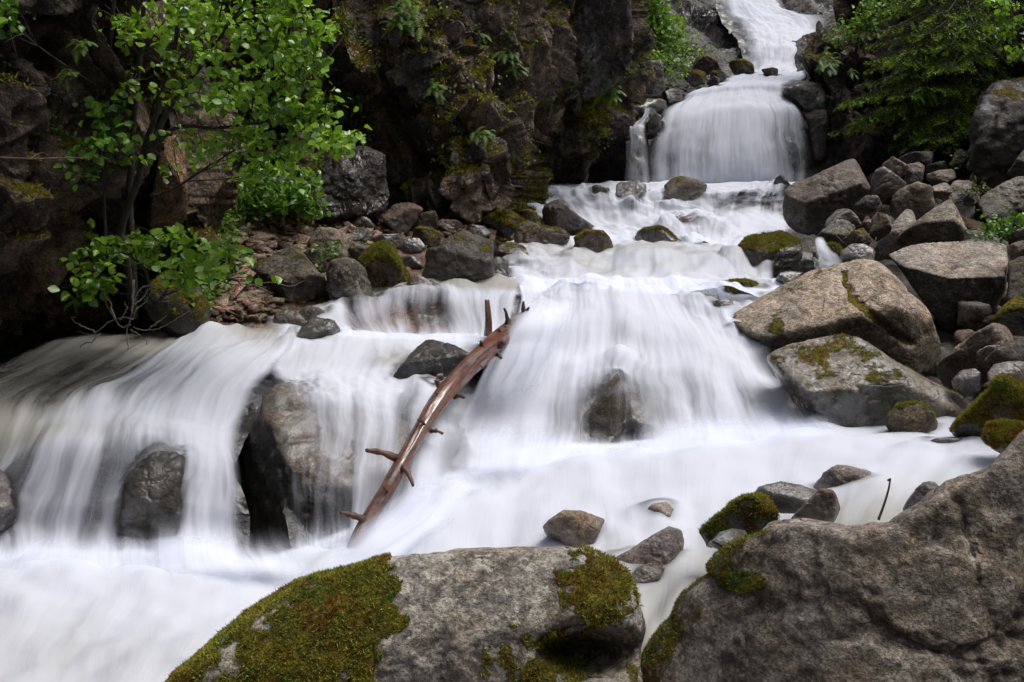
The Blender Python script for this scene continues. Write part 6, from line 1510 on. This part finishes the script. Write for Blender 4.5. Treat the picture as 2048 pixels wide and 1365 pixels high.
# ============================================================= SPRUCES
def bough(rng, root, tip, droop, parts, rn, bark, width=.36, dens=1.):
    L = np.linalg.norm(tip - root)
    m = max(6, int(L * 9))
    s = np.linspace(0, 1, m)[:, None]
    ax = root + (tip - root) * s + np.array([0, 0, 1.]) * (-4 * droop * L * s * (1 - s) * .5 + .0)
    bark.append(tube(ax, np.linspace(.018, .004, m) * max(.5, min(L, 1.5)), 5, cap=False))
    t = np.gradient(ax, axis=0); t /= np.linalg.norm(t, axis=1)[:, None]
    sd = np.cross(t, [0, 0, 1]); sd /= np.linalg.norm(sd, axis=1)[:, None]
    nt_ = int(L * 24 * dens)
    for k in range(nt_):
        f = rng.uniform(.12, 1.)
        i = min(int(f * (m - 1)), m - 2)
        a = ax[i] + (ax[i + 1] - ax[i]) * (f * (m - 1) - i)
        sg = 1 if k % 2 else -1
        l = L * width * (1.05 - f) ** .7 * rng.uniform(.5, 1.1) + .08
        d = sd[i] * sg * rng.uniform(.6, 1) + t[i] * rng.uniform(.5, 1.0) + np.array([0, 0, rng.uniform(-.22, .05)])
        d /= np.linalg.norm(d)
        nn = max(10, int(l * 70))
        u = rng.rand(nn, 1) ** .9
        c = a + d * l * u + np.array([0, 0, -.22]) * l * u ** 2
        nd = d * .8 + rng.normal(size=(nn, 3)) * .55
        nd /= np.linalg.norm(nd, axis=1)[:, None]
        w = np.cross(nd, rng.normal(size=(nn, 3))); w /= np.linalg.norm(w, axis=1)[:, None] + 1e-9
        nl = rng.uniform(.03, .060, (nn, 1))
        V = np.stack([c - w * .009, c + w * .009, c + nd * nl], 1).reshape(-1, 3)
        parts.append(V)
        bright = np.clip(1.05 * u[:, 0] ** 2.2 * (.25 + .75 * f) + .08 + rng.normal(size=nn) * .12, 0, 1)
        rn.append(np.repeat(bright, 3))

def spruce(label, px, base, D, top, seed, list_, group):
    rng = np.random.RandomState(seed)
    b = P(px, base, D)
    root = tag(empty('spruce_tree', b), label, 'tree', group)
    tp = P(px, top, D)
    s = np.linspace(0, 1, 30)[:, None]
    tr = b + (tp - b) * s
    V, F = tube(tr, np.linspace(.16, .05, 30), 10)
    mk('trunk', V, F, SBARK, loc=b, parent=root)
    parts, rn, bk = [], [], []
    for (ry, tx, ty, dD) in list_:
        r_ = P(px, ry, D)
        bough(rng, r_, P(tx, ty, D + dD), rng.uniform(.05, .16), parts, rn, bk)
    V = np.concatenate(parts)
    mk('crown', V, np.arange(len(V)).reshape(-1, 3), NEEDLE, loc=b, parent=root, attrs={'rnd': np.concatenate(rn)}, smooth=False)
    V, F = joinm(bk)
    mk('branches', V, F, SBARK, loc=b, parent=root)
rg = np.random.RandomState(4)
A_ = []
for (ry, tx, ty, dD) in [(-60, 1740, 20, -.3), (-40, 1770, 60, -.8), (-20, 1735, 90, 0), (0, 1748, 118, -.6), (20, 1735, 140, .3), (30, 1790, 120, -1.2), (60, 1790, 150, -1.1), (70, 1735, 165, -.2), (60, 1700, 200, -.6), (90, 1672, 212, .2), (110, 1668, 262, 0),
                         (110, 1720, 235, -.8), (130, 1735, 245, -.3), (110, 1800, 190, -1.4), (130, 1850, 175, -1.6), (150, 1810, 265, -1.2), (170, 1820, 300, -1.0), (190, 1850, 280, -1.5), (190, 1790, 290, -.2), (60, 1880, 140, -1.7), (30, 1900, 90, -1.7),
                         (0, 1850, 70, -1.6), (-40, 1880, 30, -1.6), (-80, 1800, -10, -.8), (-100, 1850, 0, -1.4), (150, 1900, 240, -1.7), (80, 2030, 170, -1.2), (20, 2050, 110, -1.1), (-50, 2040, 40, -1), (120, 2000, 230, -1.6), (160, 1960, 260, -1.8), (40, 1960, 120, -1.9), (-30, 1950, 50, -1.9),
                         (130, 1770, 215, -.9), (10, 1820, 100, -1.3), (100, 1760, 180, -.5), (180, 1880, 300, -1.2), (140, 1700, 245, .2), (-70, 1760, 40, .2), (50, 1760, 130, .3)]:
    A_.append((ry, tx, ty, dD))
    if rg.rand() < .35:
        A_.append((ry + rg.randint(-12, 12), tx + rg.randint(5, 45), ty + rg.randint(-26, 14), dD + rg.uniform(-.3, .3)))
spruce('dark spruce with drooping bright tipped boughs on the right bank, nearer the fall', 1930, 330, 17.0, -260, 1, A_, 'spruces on the right bank')
B_ = []
for k in range(24):
    ry = rg.uniform(-200, 250)
    an = rg.uniform(0, 2 * np.pi)
    B_.append((ry, 2130 + 170 * math.cos(an), ry + rg.uniform(40, 110), -1.5 * abs(math.sin(an))))
spruce('second dark spruce behind, cut by the right edge of the picture', 2130, 330, 15.8, -320, 2, B_, 'spruces on the right bank')
